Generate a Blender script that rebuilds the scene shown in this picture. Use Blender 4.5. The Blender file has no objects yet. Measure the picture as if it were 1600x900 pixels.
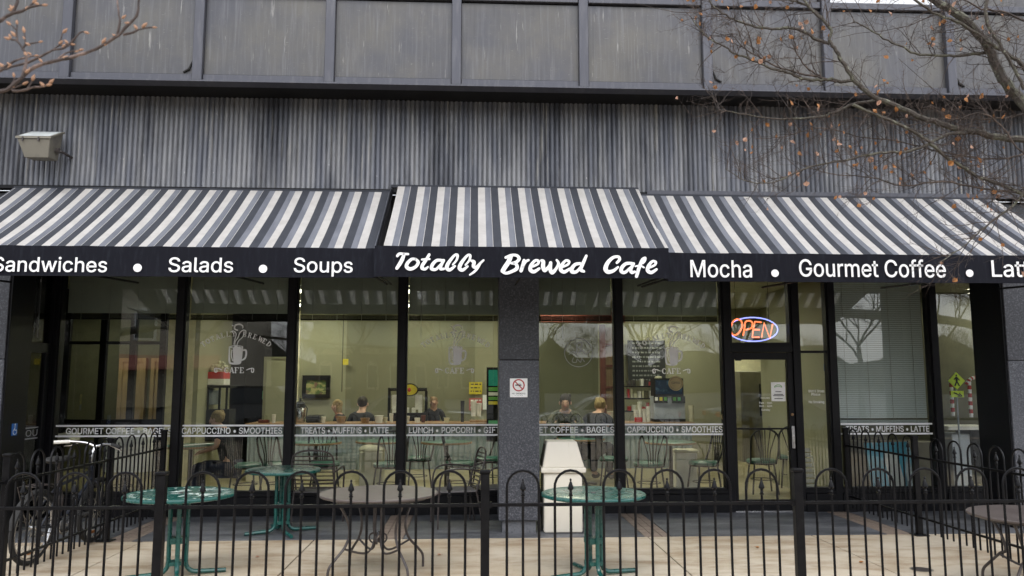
import bpy, bmesh, math, random, os
from mathutils import Vector, Matrix
R = math.radians
SC = bpy.context.scene
COL = SC.collection

# ---------------------------------------------------------------- camera, sky, sun, exposure
cam_data = bpy.data.cameras.new('camera')
cam = bpy.data.objects.new('camera', cam_data)
COL.objects.link(cam)
cam.location = (0, -10.4, 1.65)
cam.rotation_euler = (R(90 + 6.8), 0, R(-2.8))
cam_data.lens = 28.0
cam_data.sensor_width = 36
cam_data.clip_start = 0.05
cam_data.clip_end = 3000
cam_data.dof.use_dof = True
cam_data.dof.focus_distance = 9.3
cam_data.dof.aperture_fstop = 3.2
SC.camera = cam

SUN_EL, SUN_ROT = R(52), R(155)
w = bpy.data.worlds.new('World')
SC.world = w
w.use_nodes = True
nt = w.node_tree
bg = nt.nodes['Background']
sky = nt.nodes.new('ShaderNodeTexSky')
sky.sky_type = 'NISHITA'
sky.sun_disc = False
sky.sun_elevation = SUN_EL
sky.sun_rotation = SUN_ROT
sky.air_density = 1.0
sky.dust_density = 3.0
hs = nt.nodes.new('ShaderNodeHueSaturation')
hs.inputs['Saturation'].default_value = 0.38
nt.links.new(sky.outputs[0], hs.inputs['Color'])
cl = nt.nodes.new('ShaderNodeMix')          # even cloud deck over the blue
cl.data_type = 'RGBA'
cl.inputs['Factor'].default_value = 0.6
cl.inputs['B'].default_value = (5.6, 5.8, 6.2, 1)
nt.links.new(hs.outputs[0], cl.inputs['A'])
nt.links.new(cl.outputs['Result'], bg.inputs['Color'])
bg.inputs['Strength'].default_value = 0.13
sd = bpy.data.lights.new('sun', 'SUN')
sd.energy = 0.5
sd.angle = R(25)
sd.color = (1.0, 0.96, 0.9)
so = bpy.data.objects.new('sun', sd)
COL.objects.link(so)
# light from the street side, high, a little from the left
so.rotation_euler = (R(90) - SUN_EL, 0, R(-20))
SC.view_settings.view_transform = 'Standard'
SC.view_settings.look = 'None'
SC.view_settings.gamma = 1.0
SC.view_settings.exposure = 1.42
SC.render.engine = 'CYCLES'
SC.cycles.use_denoising = True
SC.cycles.max_bounces = 9
SC.cycles.transparent_max_bounces = 12
SC.cycles.glossy_bounces = 4
SC.cycles.diffuse_bounces = 3
SC.cycles.caustics_reflective = False
SC.cycles.caustics_refractive = False
SC.cycles.sample_clamp_indirect = 6.0

# ---------------------------------------------------------------- helpers
def tag(o, label=None, cat=None, group=None, kind=None):
    if label: o['label'] = label
    if cat: o['category'] = cat
    if group: o['group'] = group
    if kind: o['kind'] = kind
    return o

def empty(name, loc, label, cat, group=None, rz=0.0):
    o = bpy.data.objects.new(name, None)
    COL.objects.link(o)
    o.location = loc
    o.rotation_euler = (0, 0, rz)
    o.empty_display_size = 0.1
    return tag(o, label, cat, group)

def link_mesh(name, me, parent=None, world=False):
    o = bpy.data.objects.new(name, me)
    COL.objects.link(o)
    if parent is not None:
        o.parent = parent
        if world:                       # geometry was given in metres of the place
            p = parent
            off = Vector((0, 0, 0))
            while p is not None:
                off += p.location
                p = p.parent
            o.location = -off
    return o

def copy_tree(o, parent=None, **kw):
    c = o.copy()
    COL.objects.link(c)
    if parent is not None: c.parent = parent
    for ch in list(o.children): copy_tree(ch, c)
    return c

class MB:
    def __init__(s):
        s.v = []; s.f = []; s.m = []; s.cur = 0
    def add(s, vs, fs):
        b = len(s.v)
        s.v += [tuple(p) for p in vs]
        for f in fs:
            s.f.append(tuple(b + i for i in f)); s.m.append(s.cur)
        return s
    def box(s, x0, x1, y0, y1, z0, z1):
        vs = [(x0,y0,z0),(x1,y0,z0),(x1,y1,z0),(x0,y1,z0),(x0,y0,z1),(x1,y0,z1),(x1,y1,z1),(x0,y1,z1)]
        return s.add(vs, [(0,3,2,1),(4,5,6,7),(0,1,5,4),(1,2,6,5),(2,3,7,6),(3,0,4,7)])
    def prism(s, pts, axis, a, b):
        n = len(pts)
        def mk(p, t):
            if axis == 'y': return (p[0], t, p[1])
            if axis == 'x': return (t, p[0], p[1])
            return (p[0], p[1], t)
        vs = [mk(p, a) for p in pts] + [mk(p, b) for p in pts]
        fs = [tuple(range(n)), tuple(range(2*n-1, n-1, -1))]
        fs += [(i, i+n, (i+1) % n + n, (i+1) % n) for i in range(n)]
        return s.add(vs, fs)
    def tube(s, pts, r, n=6, cap=True, closed=False):
        pts = [Vector(p) for p in pts]
        k = len(pts)
        rr = r if isinstance(r, (list, tuple)) else [r]*k
        rings = []
        ref = None
        for i, p in enumerate(pts):
            if closed: t = pts[(i+1) % k] - pts[i-1]
            else: t = pts[min(i+1, k-1)] - pts[max(i-1, 0)]
            if t.length < 1e-9: t = Vector((0,0,1))
            t.normalize()
            if ref is None:
                ref = Vector((0,0,1)) if abs(t.z) < 0.9 else Vector((1,0,0))
            u = ref - t*ref.dot(t)
            if u.length < 1e-6: u = t.orthogonal()
            u.normalize(); ref = u
            w_ = t.cross(u)
            rings.append([p + (u*math.cos(2*math.pi*j/n) + w_*math.sin(2*math.pi*j/n))*rr[i] for j in range(n)])
        vs = [q for ring in rings for q in ring]
        fs = []
        m = k if closed else k-1
        for i in range(m):
            a = i*n; b = ((i+1) % k)*n
            for j in range(n):
                fs.append((a+j, a+(j+1) % n, b+(j+1) % n, b+j))
        if cap and not closed:
            fs.append(tuple(range(n-1, -1, -1)))
            fs.append(tuple((k-1)*n+j for j in range(n)))
        return s.add(vs, fs)
    def lathe(s, prof, c=(0,0,0), n=16, axis='z'):
        vs = []; fs = []
        k = len(prof)
        for r, h in prof:
            for j in range(n):
                a = 2*math.pi*j/n
                x, y = r*math.cos(a), r*math.sin(a)
                if axis == 'z': q = (c[0]+x, c[1]+y, c[2]+h)
                elif axis == 'y': q = (c[0]+x, c[1]+h, c[2]+y)
                else: q = (c[0]+h, c[1]+x, c[2]+y)
                vs.append(q)
        for i in range(k-1):
            for j in range(n):
                fs.append((i*n+j, i*n+(j+1) % n, (i+1)*n+(j+1) % n, (i+1)*n+j))
        fs.append(tuple(range(n-1, -1, -1)))
        fs.append(tuple((k-1)*n+j for j in range(n)))
        return s.add(vs, fs)
    def ball(s, c, r, n=10, m=7):
        rx, ry, rz = r if isinstance(r, (tuple, list)) else (r, r, r)
        prof = []
        vs = []; fs = []
        for i in range(m+1):
            th = math.pi*i/m
            for j in range(n):
                a = 2*math.pi*j/n
                vs.append((c[0]+rx*math.sin(th)*math.cos(a), c[1]+ry*math.sin(th)*math.sin(a), c[2]+rz*math.cos(th)))
        for i in range(m):
            for j in range(n):
                fs.append((i*n+j, (i+1)*n+j, (i+1)*n+(j+1) % n, i*n+(j+1) % n))
        return s.add(vs, fs)
    def mesh(s, name, mats, smooth=False, bevel=0.0, seg=1):
        me = bpy.data.meshes.new(name)
        me.from_pydata(s.v, [], s.f)
        if not isinstance(mats, (list, tuple)): mats = [mats]
        for m in mats: me.materials.append(m)
        if len(mats) > 1: me.polygons.foreach_set('material_index', s.m)
        bm = bmesh.new(); bm.from_mesh(me)
        bmesh.ops.remove_doubles(bm, verts=bm.verts, dist=1e-5)
        bmesh.ops.recalc_face_normals(bm, faces=bm.faces)
        if bevel > 0:
            es = [e for e in bm.edges if len(e.link_faces) == 2 and e.calc_face_angle(0) > 0.5]
            bmesh.ops.bevel(bm, geom=es, offset=bevel, segments=seg, affect='EDGES', profile=0.5)
        bm.to_mesh(me); bm.free()
        if smooth:
            me.polygons.foreach_set('use_smooth', [True]*len(me.polygons))
            try: me.set_sharp_from_angle(angle=R(40))
            except Exception: pass
        me.update()
        return me
    def build(s, name, mats, parent=None, smooth=False, bevel=0.0, seg=1, world=True, kind=None, label=None):
        o = link_mesh(name, s.mesh(name, mats, smooth, bevel, seg), parent, world)
        if kind: o['kind'] = kind
        if label: o['label'] = label
        return o

def single(name, mb, mats, label, cat, group=None, base=None, **kw):
    o = mb.build(name, mats, None, **kw)
    return tag(o, label, cat, group)

def arc(cx, cy, r, a0, a1, n):
    return [(cx + r*math.cos(R(a0 + (a1-a0)*i/n)), cy + r*math.sin(R(a0 + (a1-a0)*i/n))) for i in range(n+1)]

def smooth_path(pts, n=5):
    pts = [Vector(p) for p in pts]
    out = []
    for i in range(len(pts)-1):
        p0 = pts[max(i-1, 0)]; p1 = pts[i]; p2 = pts[i+1]; p3 = pts[min(i+2, len(pts)-1)]
        for j in range(n):
            t = j/n
            out.append(0.5*((2*p1) + (p2-p0)*t + (2*p0-5*p1+4*p2-p3)*t*t + (3*p1-p0-3*p2+p3)*t**3))
    out.append(pts[-1])
    return out

# ---------------------------------------------------------------- materials
def nodes_of(m):
    m.use_nodes = True
    return m.node_tree, m.node_tree.nodes['Principled BSDF']

def mat(name, c, rough=0.5, metal=0.0, c2=None, scale=6.0, stretch=(1,1,1), bump=0.0, bscale=None, rvar=0.1, detail=5, lo=0.35, hi=0.65, spec=0.5, coat=0.0, trans=0.0):
    m = bpy.data.materials.new(name)
    t, b = nodes_of(m)
    b.inputs['Metallic'].default_value = metal
    b.inputs['Specular IOR Level'].default_value = spec
    b.inputs['Coat Weight'].default_value = coat
    b.inputs['Coat Roughness'].default_value = 0.1
    if c2 is None: c2 = tuple(min(1, v*1.25 + 0.003) for v in c)
    tc = t.nodes.new('ShaderNodeTexCoord')
    mp = t.nodes.new('ShaderNodeMapping')
    mp.inputs['Scale'].default_value = stretch
    no = t.nodes.new('ShaderNodeTexNoise')
    no.inputs['Scale'].default_value = scale
    no.inputs['Detail'].default_value = detail
    no.inputs['Roughness'].default_value = 0.6
    t.links.new(tc.outputs['Object'], mp.inputs['Vector'])
    t.links.new(mp.outputs['Vector'], no.inputs['Vector'])
    cr = t.nodes.new('ShaderNodeValToRGB')
    cr.color_ramp.elements[0].position = lo
    cr.color_ramp.elements[1].position = hi
    cr.color_ramp.elements[0].color = (*c, 1)
    cr.color_ramp.elements[1].color = (*c2, 1)
    t.links.new(no.outputs['Fac'], cr.inputs['Fac'])
    t.links.new(cr.outputs['Color'], b.inputs['Base Color'])
    mr = t.nodes.new('ShaderNodeMapRange')
    mr.inputs['To Min'].default_value = max(0.02, rough - rvar)
    mr.inputs['To Max'].default_value = min(1.0, rough + rvar)
    t.links.new(no.outputs['Fac'], mr.inputs['Value'])
    t.links.new(mr.outputs['Result'], b.inputs['Roughness'])
    if bump > 0:
        n2 = t.nodes.new('ShaderNodeTexNoise')
        n2.inputs['Scale'].default_value = bscale or scale*6
        n2.inputs['Detail'].default_value = 4
        t.links.new(mp.outputs['Vector'], n2.inputs['Vector'])
        bu = t.nodes.new('ShaderNodeBump')
        bu.inputs['Strength'].default_value = bump
        bu.inputs['Distance'].default_value = 0.01
        t.links.new(n2.outputs['Fac'], bu.inputs['Height'])
        t.links.new(bu.outputs['Normal'], b.inputs['Normal'])
    if trans > 0:
        out = [n for n in t.nodes if n.type == 'OUTPUT_MATERIAL'][0]
        tr = t.nodes.new('ShaderNodeBsdfTranslucent')
        t.links.new(cr.outputs['Color'], tr.inputs['Color'])
        mx = t.nodes.new('ShaderNodeMixShader')
        mx.inputs['Fac'].default_value = trans
        t.links.new(b.outputs[0], mx.inputs[1]); t.links.new(tr.outputs[0], mx.inputs[2])
        t.links.new(mx.outputs[0], out.inputs['Surface'])
    return m

def emat(name, c, strength):
    m = bpy.data.materials.new(name)
    t, b = nodes_of(m)
    b.inputs['Base Color'].default_value = (*[v*0.5 for v in c], 1)
    b.inputs['Emission Color'].default_value = (*c, 1)
    b.inputs['Emission Strength'].default_value = strength
    return m

def glass(name, refl, tint=(0.93, 0.95, 0.93), rough=0.0):
    m = bpy.data.materials.new(name)
    m.use_nodes = True
    t = m.node_tree
    for n in list(t.nodes):
        if n.type == 'BSDF_PRINCIPLED': t.nodes.remove(n)
    out = [n for n in t.nodes if n.type == 'OUTPUT_MATERIAL'][0]
    tr = t.nodes.new('ShaderNodeBsdfTransparent')
    tr.inputs['Color'].default_value = (*tint, 1)
    gl = t.nodes.new('ShaderNodeBsdfGlossy')
    gl.inputs['Roughness'].default_value = rough
    fr = t.nodes.new('ShaderNodeFresnel'); fr.inputs['IOR'].default_value = 1.5
    ad = t.nodes.new('ShaderNodeMath'); ad.operation = 'ADD'; ad.use_clamp = True
    ad.inputs[1].default_value = refl
    t.links.new(fr.outputs[0], ad.inputs[0])
    # very faint waviness of float glass
    tc = t.nodes.new('ShaderNodeTexCoord')
    no = t.nodes.new('ShaderNodeTexNoise'); no.inputs['Scale'].default_value = 1.3; no.inputs['Detail'].default_value = 1
    bu = t.nodes.new('ShaderNodeBump'); bu.inputs['Strength'].default_value = 0.1; bu.inputs['Distance'].default_value = 0.01
    t.links.new(tc.outputs['Object'], no.inputs['Vector'])
    t.links.new(no.outputs['Fac'], bu.inputs['Height'])
    t.links.new(bu.outputs['Normal'], gl.inputs['Normal'])
    mx = t.nodes.new('ShaderNodeMixShader')
    t.links.new(ad.outputs[0], mx.inputs['Fac'])
    t.links.new(tr.outputs[0], mx.inputs[1]); t.links.new(gl.outputs[0], mx.inputs[2])
    t.links.new(mx.outputs[0], out.inputs['Surface'])
    return m

def layered(name, base, blotches, rough=0.5, bump=0.0, bscale=40, metal=0.0, spec=0.5, brick=None):
    """base colour overlaid with several noise-masked stains: (colour, scale, stretch, lo, hi, strength)"""
    m = bpy.data.materials.new(name)
    t, b = nodes_of(m)
    tc = t.nodes.new('ShaderNodeTexCoord')
    last = t.nodes.new('ShaderNodeRGB'); last.outputs[0].default_value = (*base, 1)
    last = last.outputs[0]
    for i, (c, sc_, st, lo, hi, k) in enumerate(blotches):
        mp = t.nodes.new('ShaderNodeMapping'); mp.inputs['Scale'].default_value = st
        mp.inputs['Location'].default_value = (i*3.7, i*1.9, i*5.3)
        no = t.nodes.new('ShaderNodeTexNoise'); no.inputs['Scale'].default_value = sc_; no.inputs['Detail'].default_value = 6
        no.inputs['Roughness'].default_value = 0.62
        t.links.new(tc.outputs['Object'], mp.inputs['Vector']); t.links.new(mp.outputs['Vector'], no.inputs['Vector'])
        mr = t.nodes.new('ShaderNodeMapRange')
        mr.inputs['From Min'].default_value = lo; mr.inputs['From Max'].default_value = hi
        mr.inputs['To Min'].default_value = 0; mr.inputs['To Max'].default_value = k
        t.links.new(no.outputs['Fac'], mr.inputs['Value'])
        mx = t.nodes.new('ShaderNodeMix'); mx.data_type = 'RGBA'
        t.links.new(mr.outputs['Result'], mx.inputs['Factor'])
        t.links.new(last, mx.inputs['A']); mx.inputs['B'].default_value = (*c, 1)
        last = mx.outputs['Result']
    t.links.new(last, b.inputs['Base Color'])
    b.inputs['Metallic'].default_value = metal
    b.inputs['Specular IOR Level'].default_value = spec
    n2 = t.nodes.new('ShaderNodeTexNoise'); n2.inputs['Scale'].default_value = bscale; n2.inputs['Detail'].default_value = 5
    t.links.new(tc.outputs['Object'], n2.inputs['Vector'])
    mr = t.nodes.new('ShaderNodeMapRange')
    mr.inputs['To Min'].default_value = max(0.03, rough-0.15); mr.inputs['To Max'].default_value = min(1, rough+0.15)
    n3 = t.nodes.new('ShaderNodeTexNoise'); n3.inputs['Scale'].default_value = 3.0; n3.inputs['Detail'].default_value = 5
    t.links.new(tc.outputs['Object'], n3.inputs['Vector'])
    t.links.new(n3.outputs['Fac'], mr.inputs['Value']); t.links.new(mr.outputs['Result'], b.inputs['Roughness'])
    if bump > 0:
        bu = t.nodes.new('ShaderNodeBump'); bu.inputs['Strength'].default_value = bump; bu.inputs['Distance'].default_value = 0.01
        t.links.new(n2.outputs['Fac'], bu.inputs['Height']); t.links.new(bu.outputs['Normal'], b.inputs['Normal'])
    return m

M = {}
M['black'] = mat('black_frame_paint', (0.004,0.004,0.005), 0.42, c2=(0.007,0.007,0.009), spec=0.2)
M['dark_int'] = mat('dark_interior', (0.007,0.0065,0.0065), 0.6, spec=0.2)
M['fence'] = mat('black_fence_paint', (0.003,0.003,0.004), 0.34, c2=(0.007,0.007,0.008), scale=12, bump=0.15, bscale=90, spec=0.16)
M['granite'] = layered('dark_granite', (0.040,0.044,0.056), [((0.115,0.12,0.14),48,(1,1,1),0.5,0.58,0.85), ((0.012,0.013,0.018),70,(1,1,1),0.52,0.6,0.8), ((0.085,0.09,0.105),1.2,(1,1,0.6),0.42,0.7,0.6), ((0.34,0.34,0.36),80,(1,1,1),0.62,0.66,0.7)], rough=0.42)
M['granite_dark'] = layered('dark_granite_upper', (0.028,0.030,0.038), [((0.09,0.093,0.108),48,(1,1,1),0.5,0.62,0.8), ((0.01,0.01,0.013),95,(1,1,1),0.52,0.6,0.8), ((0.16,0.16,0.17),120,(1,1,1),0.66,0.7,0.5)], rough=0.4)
M['spandrel'] = layered('weathered_bronze_panel', (0.068,0.069,0.078), [((0.102,0.097,0.088),0.9,(1,1,1.1),0.40,0.62,0.95), ((0.065,0.067,0.082),0.8,(1,1,0.8),0.48,0.66,0.8), ((0.165,0.165,0.175),12,(2.5,1,0.12),0.50,0.72,0.45), ((0.34,0.33,0.31),4.5,(6,1,0.5),0.64,0.72,0.55), ((0.30,0.29,0.27),22,(1,1,5),0.63,0.72,0.40), ((0.05,0.05,0.052),10,(3,1,0.15),0.56,0.74,0.45)], rough=0.38, metal=0.3, bump=0.08, bscale=3)
M['spandrel_frame'] = layered('weathered_mullion_metal', (0.070,0.072,0.088), [((0.13,0.13,0.142),6,(3,1,0.4),0.5,0.75,0.6), ((0.06,0.06,0.07),9,(1,1,1),0.58,0.74,0.5)], rough=0.4, metal=0.3)
M['corr'] = layered('weathered_corrugated_metal', (0.125,0.133,0.158), [((0.26,0.262,0.27),1.6,(4,1,0.4),0.42,0.60,0.8), ((0.048,0.051,0.062),1.4,(2.2,1,0.4),0.48,0.64,0.85), ((0.42,0.40,0.35),9,(2.6,1,0.10),0.60,0.70,0.6), ((0.05,0.053,0.065),18,(1.2,1,0.06),0.54,0.68,0.6), ((0.6,0.6,0.58),34,(1,1,0.5),0.68,0.73,0.6)], rough=0.42, metal=0.15, bump=0.1, bscale=25)
M['concrete'] = layered('tan_concrete', (0.41,0.34,0.245), [((0.50,0.445,0.355),0.8,(1,1,1),0.38,0.62,0.9), ((0.27,0.195,0.12),1.6,(1,2.6,1),0.45,0.66,0.9), ((0.22,0.18,0.14),7,(1.5,0.6,1),0.6,0.76,0.4), ((0.50,0.46,0.40),60,(1,1,1),0.5,0.7,0.35), ((0.2,0.17,0.14),130,(1,1,1),0.62,0.7,0.5)], rough=0.75, bump=0.2, bscale=130)
M['slate'] = layered('dark_stone_paving', (0.055,0.060,0.070), [((0.14,0.145,0.16),1.4,(0.6,2.0,1),0.45,0.62,0.85), ((0.26,0.26,0.275),3.4,(0.5,2.4,1),0.58,0.72,0.5), ((0.03,0.032,0.038),40,(1,1,1),0.5,0.66,0.6), ((0.2,0.2,0.2),90,(1,1,1),0.62,0.7,0.4)], rough=0.55, bump=0.5, bscale=50)
M['asphalt'] = layered('asphalt', (0.045,0.045,0.048), [((0.08,0.08,0.08),80,(1,1,1),0.5,0.65,0.6), ((0.03,0.03,0.03),0.6,(1,1,1),0.45,0.65,0.6)], rough=0.8, bump=0.3, bscale=120)
M['brick'] = layered('brown_paver', (0.20,0.155,0.125), [((0.28,0.225,0.18),9,(1,1,1),0.4,0.65,0.8), ((0.11,0.09,0.08),40,(1,1,1),0.52,0.7,0.6)], rough=0.75, bump=0.3, bscale=80)
M['woods'] = layered('added_rise_woods', (0.028,0.030,0.020), [((0.06,0.058,0.04),0.35,(1,1,1),0.45,0.6,0.8), ((0.012,0.013,0.010),0.8,(1,1,0.5),0.52,0.66,0.8)], rough=0.95)
M['w'] = mat('awning_white', (0.58,0.56,0.54), 0.85, c2=(0.68,0.66,0.64), scale=7, trans=0.40, bump=0.08, bscale=160)
M['g'] = mat('awning_grey', (0.125,0.134,0.162), 0.85, c2=(0.175,0.185,0.215), scale=9, stretch=(1,0.3,0.3), trans=0.16, bump=0.08, bscale=160)
M['d'] = mat('awning_charcoal', (0.026,0.029,0.039), 0.85, c2=(0.037,0.041,0.052), scale=6, trans=0.08, bump=0.08, bscale=160)
M['valance'] = layered('navy_valance_fabric', (0.005,0.0055,0.010), [((0.013,0.015,0.022),20,(1.6,1,0.25),0.5,0.7,0.8), ((0.006,0.006,0.010),1.2,(1,1,1),0.5,0.7,0.6)], rough=0.6, bump=0.06, bscale=200, spec=0.12)
M['letter'] = mat('white_lettering', (0.82,0.82,0.84), 0.6, c2=(0.86,0.86,0.87))
M['decal'] = mat('white_vinyl', (0.86,0.87,0.88), 0.5, c2=(0.88,0.89,0.90))
M['decal_faint'] = mat('etched_and_reflected_vinyl', (0.30,0.31,0.33), 0.5)
M['decal_logo'] = mat('pale_logo_vinyl', (0.86,0.87,0.89), 0.5, c2=(0.88,0.89,0.90))
M['glass'] = glass('shop_glass', 0.018)
M['glass_dark'] = glass('upper_glass', 0.5, (0.15,0.16,0.17))
M['green'] = mat('green_table_paint', (0.004,0.060,0.052), 0.28, c2=(0.006,0.085,0.073), scale=14, bump=0.05, coat=0.3)
M['green_top'] = layered('worn_green_tabletop', (0.005,0.058,0.050), [((0.012,0.095,0.08),5,(1,1,1),0.45,0.65,0.8), ((0.08,0.15,0.13),26,(1,1,1),0.66,0.76,0.4)], rough=0.34, bump=0.15, bscale=70)
M['mosaic'] = mat('printed_pale_pattern', (0.40,0.48,0.44), 0.35, c2=(0.6,0.66,0.62), scale=20)
M['brown_top'] = layered('brown_grey_tabletop', (0.078,0.064,0.060), [((0.115,0.096,0.09),3,(1,1,1),0.42,0.66,0.8), ((0.07,0.055,0.05),60,(1,1,1),0.5,0.7,0.5)], rough=0.4, bump=0.06)
M['iron'] = mat('dark_wrought_iron', (0.035,0.028,0.027), 0.4, c2=(0.06,0.05,0.048), scale=20, bump=0.1)
M['sling'] = mat('grey_mesh_sling', (0.10,0.095,0.10), 0.7, c2=(0.15,0.14,0.145), scale=40)
M['bin'] = layered('cream_plastic', (0.70,0.66,0.57), [((0.60,0.555,0.46),2.0,(1,1,0.4),0.52,0.72,0.6), ((0.45,0.41,0.33),9,(2,2,0.2),0.64,0.76,0.4)], rough=0.45)
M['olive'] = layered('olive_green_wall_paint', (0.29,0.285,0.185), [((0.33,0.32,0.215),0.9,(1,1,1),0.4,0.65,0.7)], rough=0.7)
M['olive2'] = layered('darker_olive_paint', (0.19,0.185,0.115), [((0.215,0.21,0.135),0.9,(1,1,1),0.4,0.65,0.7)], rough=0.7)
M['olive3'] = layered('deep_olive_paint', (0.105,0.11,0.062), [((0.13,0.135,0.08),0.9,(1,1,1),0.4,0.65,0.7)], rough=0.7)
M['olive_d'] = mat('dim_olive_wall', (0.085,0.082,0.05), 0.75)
M['cream_wall'] = mat('cream_wall_paint', (0.62,0.58,0.40), 0.7)
M['ceiling'] = mat('ceiling_tile', (0.42,0.42,0.34), 0.8)
M['wood_floor'] = layered('worn_tile_floor', (0.34,0.29,0.16), [((0.42,0.37,0.22),2.5,(1,1,1),0.42,0.62,0.8)], rough=0.35)
M['wood'] = mat('oak_wood', (0.27,0.15,0.07), 0.45, c2=(0.36,0.22,0.11), scale=5, stretch=(1,6,6))
M['door_wood'] = mat('tan_door_wood', (0.30,0.20,0.10), 0.5, c2=(0.38,0.27,0.15), scale=5, stretch=(6,6,0.6))
M['red_wood'] = mat('dark_red_wood', (0.09,0.02,0.012), 0.45, c2=(0.14,0.035,0.02), scale=5, stretch=(6,6,0.6))
M['steel'] = mat('corrugated_steel_front', (0.30,0.37,0.40), 0.35, metal=0.25, c2=(0.40,0.48,0.51), scale=8)
M['chrome'] = mat('polished_metal', (0.52,0.52,0.53), 0.25, metal=1.0)
M['rubber'] = mat('black_rubber', (0.012,0.012,0.012), 0.75)
M['bike'] = mat('dark_blue_bike_paint', (0.008,0.010,0.018), 0.35, c2=(0.014,0.018,0.03), coat=0.1)
M['seat_green'] = mat('green_vinyl_seat', (0.025,0.115,0.088), 0.35, c2=(0.04,0.15,0.115))
M['cream_plastic'] = mat('cream_box_plastic', (0.52,0.50,0.36), 0.5)
M['paper'] = mat('white_paper', (0.84,0.84,0.82), 0.7)
M['cup'] = mat('white_cup', (0.68,0.67,0.62), 0.5)
M['red'] = mat('red_print', (0.42,0.03,0.03), 0.5)
M['crimson'] = mat('red_cloth', (0.42,0.10,0.08), 0.8)
M['yellow'] = mat('yellow_card', (0.55,0.45,0.03), 0.6)
M['lime'] = mat('lime_sign', (0.62,0.85,0.03), 0.4)
M['teal'] = mat('teal_card', (0.01,0.26,0.20), 0.6)
M['mint'] = mat('green_notice', (0.12,0.42,0.20), 0.6)
M['leafgreen'] = mat('green_card', (0.10,0.32,0.05), 0.6)
M['pink'] = mat('faded_red_card', (0.45,0.12,0.11), 0.6)
M['tan_disc'] = mat('tan_disc_sign', (0.66,0.47,0.24), 0.6)
M['chalk'] = mat('chalkboard', (0.012,0.014,0.014), 0.7, c2=(0.022,0.024,0.024))
M['chalk_w'] = mat('chalk_writing', (0.20,0.21,0.20), 0.9)
M['blue'] = mat('blue_plate', (0.01,0.12,0.42), 0.4)
M['blueprint'] = layered('blue_and_white_poster_print', (0.13,0.50,0.72), [((0.80,0.86,0.90),1.1,(3.5,1,0.5),0.50,0.56,0.95), ((0.02,0.12,0.25),1.5,(2.5,1,0.6),0.56,0.66,0.8)], rough=0.4)
M['silverblue'] = mat('brushed_silver', (0.42,0.46,0.52), 0.35, metal=0.4)
M['screen'] = layered('dark_blue_screen_print', (0.01,0.03,0.08), [((0.10,0.22,0.36),3.5,(1,1,1),0.5,0.62,0.9)], rough=0.2)
M['blind'] = mat('grey_green_blind', (0.44,0.47,0.44), 0.5, c2=(0.48,0.51,0.48))
M['blind_w'] = mat('pale_blind', (0.80,0.87,0.90), 0.5, c2=(0.84,0.90,0.92))
M['cord'] = mat('pale_cord', (0.35,0.35,0.33), 0.7)
M['lamp_body'] = layered('weathered_lamp_housing', (0.20,0.185,0.15), [((0.12,0.11,0.10),6,(1,1,1),0.5,0.7,0.7)], rough=0.5, metal=0.3)
M['fridge'] = mat('grey_beige_enamel', (0.20,0.19,0.14), 0.4)
M['lens'] = mat('frosted_lens', (0.62,0.66,0.66), 0.2)
M['bark'] = layered('lichen_bark', (0.060,0.050,0.042), [((0.11,0.112,0.08),9,(1,1,1),0.48,0.62,0.8), ((0.28,0.29,0.22),22,(1,1,1),0.58,0.68,0.7), ((0.02,0.016,0.014),14,(1,1,1),0.56,0.7,0.7)], rough=0.85, bump=0.6, bscale=70)
M['twig'] = layered('brown_twig_bark', (0.034,0.025,0.022), [((0.11,0.078,0.062),12,(1,1,1),0.46,0.62,0.8)], rough=0.8)
M['twig_pale'] = layered('pale_twig_bark', (0.06,0.043,0.038), [((0.26,0.185,0.16),7,(1,1,1),0.50,0.62,0.9), ((0.03,0.022,0.02),15,(1,1,1),0.55,0.66,0.9)], rough=0.8)
M['bud'] = mat('tan_bud', (0.30,0.16,0.09), 0.7, c2=(0.42,0.25,0.16))
M['leaf'] = mat('dry_orange_leaf', (0.30,0.12,0.035), 0.6, c2=(0.44,0.20,0.07), scale=30, trans=0.35)
M['leaf2'] = mat('dry_pale_leaf', (0.42,0.22,0.14), 0.6, c2=(0.52,0.32,0.23), scale=30, trans=0.35)
M['skin'] = mat('skin', (0.52,0.31,0.22), 0.5)
M['blond'] = mat('blond_hair', (0.22,0.15,0.06), 0.65, c2=(0.42,0.31,0.13), scale=14, stretch=(6,6,1), bump=0.5, bscale=60)
M['darkhair'] = mat('dark_hair', (0.012,0.009,0.008), 0.6, c2=(0.03,0.02,0.015), scale=14, stretch=(6,6,1), bump=0.5, bscale=60)
M['brownhair'] = mat('brown_hair', (0.16,0.09,0.045), 0.5, c2=(0.24,0.15,0.08), scale=30)
M['blackshirt'] = mat('black_shirt', (0.014,0.014,0.018), 0.85)
M['navy'] = mat('navy_trousers', (0.018,0.022,0.045), 0.85)
M['camo'] = layered('olive_patterned_jacket', (0.07,0.075,0.035), [((0.02,0.022,0.014),14,(1,1,1),0.5,0.56,1), ((0.16,0.15,0.09),18,(1,1,1),0.56,0.6,0.8)], rough=0.85)
M['eye'] = mat('eye', (0.02,0.015,0.01), 0.3)
M['neon_r'] = emat('orange_neon', (0.85,0.16,0.06), 1.15)
M['neon_b'] = emat('blue_white_neon', (0.26,0.30,1.0), 1.1)
M['fill_panel'] = emat('fill_panel_glow', (1.0,0.97,0.76), 5.0)  # glow of the panels added to light the interior
M['white_paint'] = mat('white_paint', (0.70,0.70,0.68), 0.5)
M['brown_brick'] = layered('brown_brick_wall', (0.13,0.10,0.07), [((0.19,0.15,0.10),3,(1,1,1),0.4,0.6,0.8)], rough=0.8)
M['roof_green'] = mat('grey_green_roof', (0.13,0.16,0.13), 0.7)
M['stone'] = mat('pale_stone_trim', (0.42,0.38,0.30), 0.7)
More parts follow.
